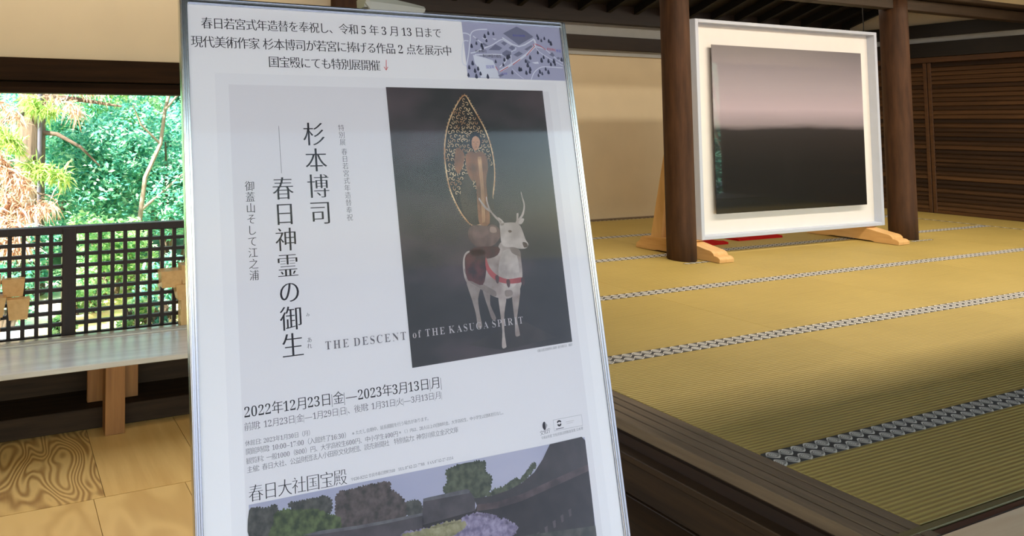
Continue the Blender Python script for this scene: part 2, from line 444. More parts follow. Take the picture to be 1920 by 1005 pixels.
ROW = [1.286, 1.708, 2.690, 3.632, 4.605, 5.505, YB - .005]
XM = [XT + k * (XC - XT) / 5 for k in range(6)]
BW = .043
ordw = ['front', 'second', 'third', 'fourth', 'fifth', 'sixth']
colw = ['left end, at the platform edge', 'second from the platform edge', 'third from the platform edge', 'fourth from the platform edge', 'fifth from the platform edge']
for r in range(6):
    y0, y1 = ROW[r] + .0008, ROW[r + 1] - .0008
    first = None
    for k in range(5):
        x0, x1 = XM[k] + .0008, XM[k + 1] - .0008
        lab = f'{"half-width " if r == 0 else ""}tatami mat, {ordw[r]} row from the front, {colw[k]}'
        if first is None:
            t_ = thing('tatami_mat', lab, 'tatami mat', ((x0 + x1) / 2, (y0 + y1) / 2, .345), 'tatami mats of the matted room')
            bm = B(); box(bm, x0, x1, y0, y1, .345, TZ, .002); obj('rush_surface', bm, tat_x, t_)
            if r > 0: obj('border', border_mesh(x0, x1, y0, y0 + BW, TZ - .01, TZ + .0015, 0), bord, t_)
            obj('border', border_mesh(x0, x1, y1 - BW, y1, TZ - .01, TZ + .0015, 0, off=.5), bord, t_)
            first = t_
        else:
            c = copy_tree(first); c.location.x = (x0 + x1) / 2; c['label'] = lab
for k, (y0, y1) in enumerate(((1.286, 3.0), (3.0, 4.74), (4.74, YB - .005))):
    t_ = thing('tatami_mat', ['straw tatami mat turned lengthwise along the slatted wall, nearest the front', 'straw tatami mat turned lengthwise along the middle of the slatted wall', 'straw tatami mat turned lengthwise along the slatted wall in the far corner'][k],
               'tatami mat', ((XC + XR) / 2, (y0 + y1) / 2, .345), 'tatami mats of the matted room')
    bm = B(); box(bm, XC + .001, XR - .012, y0 + .001, y1 - .001, .345, TZ, .002); obj('rush_surface', bm, tat_y, t_)
    obj('border', border_mesh(XC + .001, XC + .001 + BW, y0, y1, TZ - .01, TZ + .0015, 1), bord, t_)
# short bound pieces where the mats meet the pillar bases
for xx, side in ((6.42, 'left'), (10.09, 'right')):
    o = obj('binding_strip', border_mesh(xx - .19, xx + .20, 4.245, 4.276, TZ + .0006, TZ + .0026, 0), bord); recenter(o)
    tag(o, f'short patterned cloth strip at the foot of the {side} wooden pillar', 'cloth strip', 'cloth strips at the pillar feet')

# ------------------------------------------------------------------ slatted shutters on the right wall
def slat_material():
    m, t, b = nodes_of('random_tone_slats'); ge = N(t, 'ShaderNodeNewGeometry'); tc = N(t, 'ShaderNodeTexCoord'); mp = N(t, 'ShaderNodeMapping'); mp.inputs['Scale'].default_value = (20, 1.2, 40)  # each slat takes a random tone so the rows stand apart
    t.links.new(tc.outputs['Object'], mp.inputs[0]); no = N(t, 'ShaderNodeTexNoise'); no.inputs['Scale'].default_value = 1.5; no.inputs['Detail'].default_value = 5; t.links.new(mp.outputs[0], no.inputs[0])
    a = N(t, 'ShaderNodeMath', operation='MULTIPLY_ADD'); a.inputs[1].default_value = .55; t.links.new(ge.outputs['Random Per Island'], a.inputs[0])
    c = N(t, 'ShaderNodeMath', operation='MULTIPLY'); c.inputs[1].default_value = .6; t.links.new(no.outputs[0], c.inputs[0]); t.links.new(c.outputs[0], a.inputs[2])
    t.links.new(ramp(t, a.outputs[0], [(.2, lin(30, 18, 9)), (.55, lin(50, 32, 16)), (.95, lin(88, 60, 34))]), b.inputs['Base Color']); b.inputs['Roughness'].default_value = .65; b.inputs['Specular IOR Level'].default_value = .2
    return m
slat_m = slat_material()
def shutter(y0, y1, label):
    t_ = thing('slatted_shutter', label, 'shutter', (XR, (y0 + y1) / 2, TZ), 'slatted shutters of the right wall')
    bm = B(); box(bm, XR + .018, XR + .03, y0 + .004, y1 - .004, TZ + .003, 2.66)
    n = 34; h = (2.66 - TZ - .06) / n
    for k in range(n):
        z = TZ + .056 + k * h
        prism(bm, [(XR + .017, z + .002), (XR + .017, z + h * .9), (XR + .006, z + h * .9), (XR - .012, z + h * .3), (XR - .012, z + .002)], y0 + .042, y1 - .042, 'xz')
    obj('slat_panel', bm, slat_m, t_)
    for a in (y0 + .004, y1 - .044):
        bm = B(); box(bm, XR - .016, XR + .028, a, a + .04, TZ + .003, 2.66, .003); obj('stile', bm, shutter_rail, t_)
    bm = B(); box(bm, XR - .016, XR + .028, y0 + .045, y1 - .045, TZ + .003, TZ + .05, .003); obj('bottom_rail', bm, shutter_rail, t_)
for y0, y1, l in ((5.50, YB - .07, 'narrow slatted dark wooden shutter in the far right corner of the room'),
                  (3.55, 5.50, 'wide slatted dark wooden shutter right of the second pillar, with a stile at its left'),
                  (1.60, 3.55, 'slatted dark wooden shutter nearer the front, past the right picture edge'),
                  (Y0R, 1.60, 'slatted dark wooden shutter at the front end of the right wall')):
    shutter(y0, y1, l)
# ------------------------------------------------------------------ bench under the window
t_ = thing('bench', 'long brown wooden bench along the window, pale daylight on its top', 'bench', (-.6, 3.69, 0))
bm = B(); box(bm, -2.2, XP - .01, 3.497, 3.893, .384, .4155, .004); obj('seat', bm, benchw, t_)
for x in (-1.55, .588):
    bm = B(); box(bm, x, x + .112, 3.535, 3.63, 0, .384, .003); obj('leg', bm, benchleg, t_)
    bm = B(); box(bm, x - .075, x + .225, 3.715, 3.745, .116, .384, .003); obj('back_board', bm, benchleg, t_)

# ------------------------------------------------------------------ lattice railing outside the window
YL = 4.05
t_ = thing('lattice_railing', 'dark wooden square-lattice railing outside the window', 'railing', (.2, YL + .03, .0))
bm = B(); box(bm, -3.2, 2.4, YL - .012, YL + .05, 1.035, 1.082, .004); obj('top_rail', bm, lattice_w, t_)
for x in (-1.85, .392, 2.30):
    bm = B(); box(bm, x, x + .088, YL - .022, YL + .055, .0, 1.074, .004); obj('post', bm, lattice_w, t_)
for xa, xb, first in ((-1.762, .392, None), (.480, 2.30, None)):
    bm = B(); p = .0826; bw = .0262
    xs = np.arange(xa if xa > 0 else xb - bw, xb, p) if xa > 0 else np.arange(xb - bw, xa, -p)
    if xa > 0: xs = [xa + .0545 + k * p for k in range(21)]
    else: xs = [xb - .0545 - bw - k * p for k in range(25)]
    for x in xs: box(bm, x, x + bw, YL, YL + .022, .12, 1.036)
    for k in range(13):
        z = 1.0405 - .0555 - k * .0718
        box(bm, xa, xb, YL + .006, YL + .028, z - .0, z + .0185 - .0) if False else box(bm, xa, xb, YL + .006, YL + .028, z - .0215, z)
    obj('lattice', bm, lattice_w, t_)

# ------------------------------------------------------------------ pale wooden racks standing behind the sill
def block(bm, x0, x1, y0, y1, z0, z1, t=.018):
    """bearing block: sides slope in towards the underside"""
    A = [(x0 + t, y0 + t * .4, z0), (x1 - t, y0 + t * .4, z0), (x1 - t, y1 - t * .4, z0), (x0 + t, y1 - t * .4, z0)]
    D = [(x0, y0, z1), (x1, y0, z1), (x1, y1, z1), (x0, y1, z1)]
    a = [bm.verts.new(p) for p in A]; d = [bm.verts.new(p) for p in D]
    for i in range(4): bm.faces.new((a[i], a[(i + 1) % 4], d[(i + 1) % 4], d[i]))
    bm.faces.new(a[::-1]); bm.faces.new(d); return bm
t_ = thing('wooden_rack', 'pale new-wood post with crossing arms behind the sill, beside the poster stand', 'rack', (1.22, 3.99, .412), 'pale wooden racks at the sill')
bm = B(); box(bm, 1.145, 1.30, 3.955, 4.025, .412, .692, .003); obj('post', bm, hinoki_z, t_)
bm = B(); block(bm, 1.105, 1.34, 3.94, 4.035, .585, .688, .022); obj('bearing_block', bm, hinoki, t_)
bm = B(); block(bm, 1.008, 1.155, 3.945, 4.04, .672, .778, .010); obj('arm', bm, hinoki, t_)
bm = B(); block(bm, 1.146, 1.40, 3.945, 4.038, .69, .81, .006); obj('arm', bm, hinoki, t_)
t_ = thing('wooden_rack', 'pale new-wood post with two crossing arm ends at the left picture edge, behind the sill', 'rack', (-.05, 3.97, .412), 'pale wooden racks at the sill')
bm = B(); box(bm, -.13, .028, 3.945, 4.015, .412, .70, .003); obj('post', bm, hinoki_z, t_)
bm = B(); block(bm, -.16, .060, 3.925, 4.03, .585, .70, .02); obj('bearing_block', bm, hinoki, t_)
bm = B(); block(bm, .030, .168, 3.985, 4.035, .685, .79, .012); obj('arm', bm, hinoki, t_)
bm = B(); block(bm, .062, .196, 3.925, 3.98, .563, .685, .014); obj('arm', bm, hinoki, t_)
bm = B(); block(bm, -.2, .029, 3.945, 4.03, .70, .82, .006); obj('arm', bm, hinoki, t_)

# ------------------------------------------------------------------ framed print on two wooden feet
AX0, AX1, AZ0, AZ1, AY = 6.725, 9.765, .566, 2.812, 4.42
AW = .045
t_ = thing('framed_print', 'large square white-framed print, grey sky over dark sea tones, standing on the mats', 'framed picture', ((AX0 + AX1) / 2, AY + .05, AZ0))
bm = B(); box(bm, AX0, AX0 + AW, AY, AY + .095, AZ0, AZ1, .003); obj('frame_rail', bm, white_frame, t_)
bm = B(); box(bm, AX1 - AW, AX1, AY, AY + .095, AZ0, AZ1, .003); obj('frame_rail', bm, white_frame, t_)
bm = B(); box(bm, AX0 + AW, AX1 - AW, AY, AY + .095, AZ1 - AW * .8, AZ1, .003); obj('frame_rail', bm, white_frame, t_)
bm = B(); box(bm, AX0 + AW, AX1 - AW, AY, AY + .095, AZ0, AZ0 + AW * .8, .003); obj('frame_rail', bm, white_frame, t_)
bm = B(); box(bm, AX0 + AW, AX1 - AW, AY + .07, AY + .09, AZ0 + AW * .8, AZ1 - AW * .8); obj('mat_board', bm, matboard, t_)
PX0, PX1, PZ0, PZ1 = 6.995, 9.50, .812, 2.558
m, t, b = nodes_of('print_surface')
tc = N(t, 'ShaderNodeTexCoord'); sp = N(t, 'ShaderNodeSeparateXYZ'); t.links.new(tc.outputs['Generated'], sp.inputs[0])
mp = N(t, 'ShaderNodeMapping'); mp.inputs['Scale'].default_value = (1.2, 1, 8); t.links.new(tc.outputs['Generated'], mp.inputs[0])
no = N(t, 'ShaderNodeTexNoise'); no.inputs['Scale'].default_value = 2.2; no.inputs['Detail'].default_value = 5; t.links.new(mp.outputs[0], no.inputs[0])
ad = N(t, 'ShaderNodeMath', operation='MULTIPLY_ADD'); ad.inputs[1].default_value = .035; t.links.new(no.outputs[0], ad.inputs[0])
su = N(t, 'ShaderNodeMath', operation='SUBTRACT'); su.inputs[1].default_value = .0175; t.links.new(sp.outputs[2], su.inputs[0]); t.links.new(su.outputs[0], ad.inputs[2])
t.links.new(ramp(t, ad.outputs[0], [(0, lin(16, 17, 18)), (.28, lin(30, 28, 27)), (.42, lin(42, 38, 37)), (.495, lin(50, 46, 46)), (.525, lin(138, 128, 134)), (.62, lin(176, 162, 172)), (.75, lin(158, 149, 157)), (1, lin(114, 110, 116))]), b.inputs['Base Color'])
b.inputs['Roughness'].default_value = .5; b.inputs['Specular IOR Level'].default_value = .1; b.inputs['Coat Weight'].default_value = .75; b.inputs['Coat Roughness'].default_value = .02; b.inputs['Coat IOR'].default_value = 1.5
print_m = m
bm = B(); box(bm, PX0, PX1, AY + .026, AY + .031, PZ0, PZ1); pr = obj('print', bm, print_m, t_)
bm = B(); box(bm, PX0, PX1, AY + .0312, AY + .069, PZ0, PZ1); obj('print_edge', bm, black_edge, pr)
bm = B(); box(bm, PX0 - .001, PX0 + .006, AY + .0235, AY + .0258, PZ0, PZ1); obj('acrylic_edge', bm, plain('bright_acrylic_edge', (.8, .8, .8, 1), .2), pr)

def display_stand(x, label):
    s = thing('display_stand', label, 'stand', (x + .1, 4.58, TZ), 'wooden stands under the framed print')
    x1 = x + .20
    # foot with an ogee toe at each end
    def toe(y, sgn, z0):
        pts = []
        for k in range(7):
            a = PI / 2 * k / 6; pts.append((y + sgn * (.07 - .07 * math.sin(a)), z0 + .055 * (1 - 0) * (math.cos(a)) if False else z0 + .05 * (1 - math.cos(a))))
        return pts
    prof = [(4.165, TZ + .004), (4.162, TZ + .03)]
    for k in range(1, 7): a = PI / 2 * k / 6; prof.append((4.162 + .045 * (1 - math.cos(a)), TZ + .03 + .032 * math.sin(a)))
    prof.append((4.214, TZ + .064))
    for k in range(1, 7): a = PI / 2 * k / 6; prof.append((4.214 + .06 * (1 - math.cos(a)), TZ + .064 + .045 * math.sin(a)))
    prof += [(4.44, TZ + .150), (4.74, TZ + .150), (4.88, TZ + .140)]
    for k in range(1, 6): a = PI / 2 * k / 6; prof.append((4.88 + .07 * math.sin(a), TZ + .064 + .076 * math.cos(a)))
    prof += [(4.985, TZ + .05), (4.99, TZ + .004), (4.80, TZ + .004), (4.76, TZ + .016), (4.40, TZ + .016), (4.36, TZ + .004)]
    bm = B(); prism(bm, prof, x, x1); obj('foot', bm, hinoki, s)
    bm = B(); box(bm, x + .05, x1 - .05, 4.545, 4.615, TZ + .150, 2.2, .004); obj('upright', bm, hinoki_z, s)
    bm = B(); prism(bm, [(4.84, TZ + .142), (4.73, TZ + .150), (4.52 + .096, 1.50), (4.52 + .096, 1.75)], x + .02, x + .10); obj('brace', bm, hinoki_z, s)
    bm = B(); prism(bm, [(4.45, TZ + .150), (4.56, TZ + .150), (4.545, TZ + .165), (4.42, TZ + .165)], x + .02, x1 - .02); obj('ledge', bm, hinoki, s)
    return s
display_stand(6.565, 'pale wooden stand foot under the left end of the framed print, beside the front pillar')
display_stand(9.43, 'pale wooden stand foot under the right end of the framed print')

# red felt cloths lying behind the print
for (x0, x1, y0, y1, l) in ((7.30, 7.72, 4.80, 5.3, 'small red cloth on the mats seen under the left of the framed print'), (8.02, 8.78, 4.88, 5.4, 'wider red cloth on the mats seen under the middle of the framed print')):
    bm = B(); n = 10
    g = [[bm.verts.new((x0 + (x1 - x0) * i / n, y0 + (y1 - y0) * j / n, TZ + .02 + .006 * math.sin(i * 1.3 + j) + .004 * math.sin(j * 2.1))) for j in range(n + 1)] for i in range(n + 1)]
    for i in range(n):
        for j in range(n): bm.faces.new((g[i][j], g[i + 1][j], g[i + 1][j + 1], g[i][j + 1]))
    r = bmesh.ops.extrude_face_region(bm, geom=bm.faces[:])
    for v in [v for v in r['geom'] if isinstance(v, bmesh.types.BMVert)]: v.co.z = TZ + .0005
    bmesh.ops.recalc_face_normals(bm, faces=bm.faces)
    o = obj('red_cloth', bm, redfelt); recenter(o); tag(o, l, 'cloth', 'red cloths behind the print')
# thin cord hanging from the tie beam behind the print
bm = B(); tube(bm, [(11.2, 5.2, 4.0), (11.2, 5.2, 2.7), (11.2, 5.2, 2.0)], .006, 6)
o = obj('hanging_cord', bm, cord_m); recenter(o); tag(o, 'thin cord hanging from the rafters behind the top right of the framed print', 'cord')
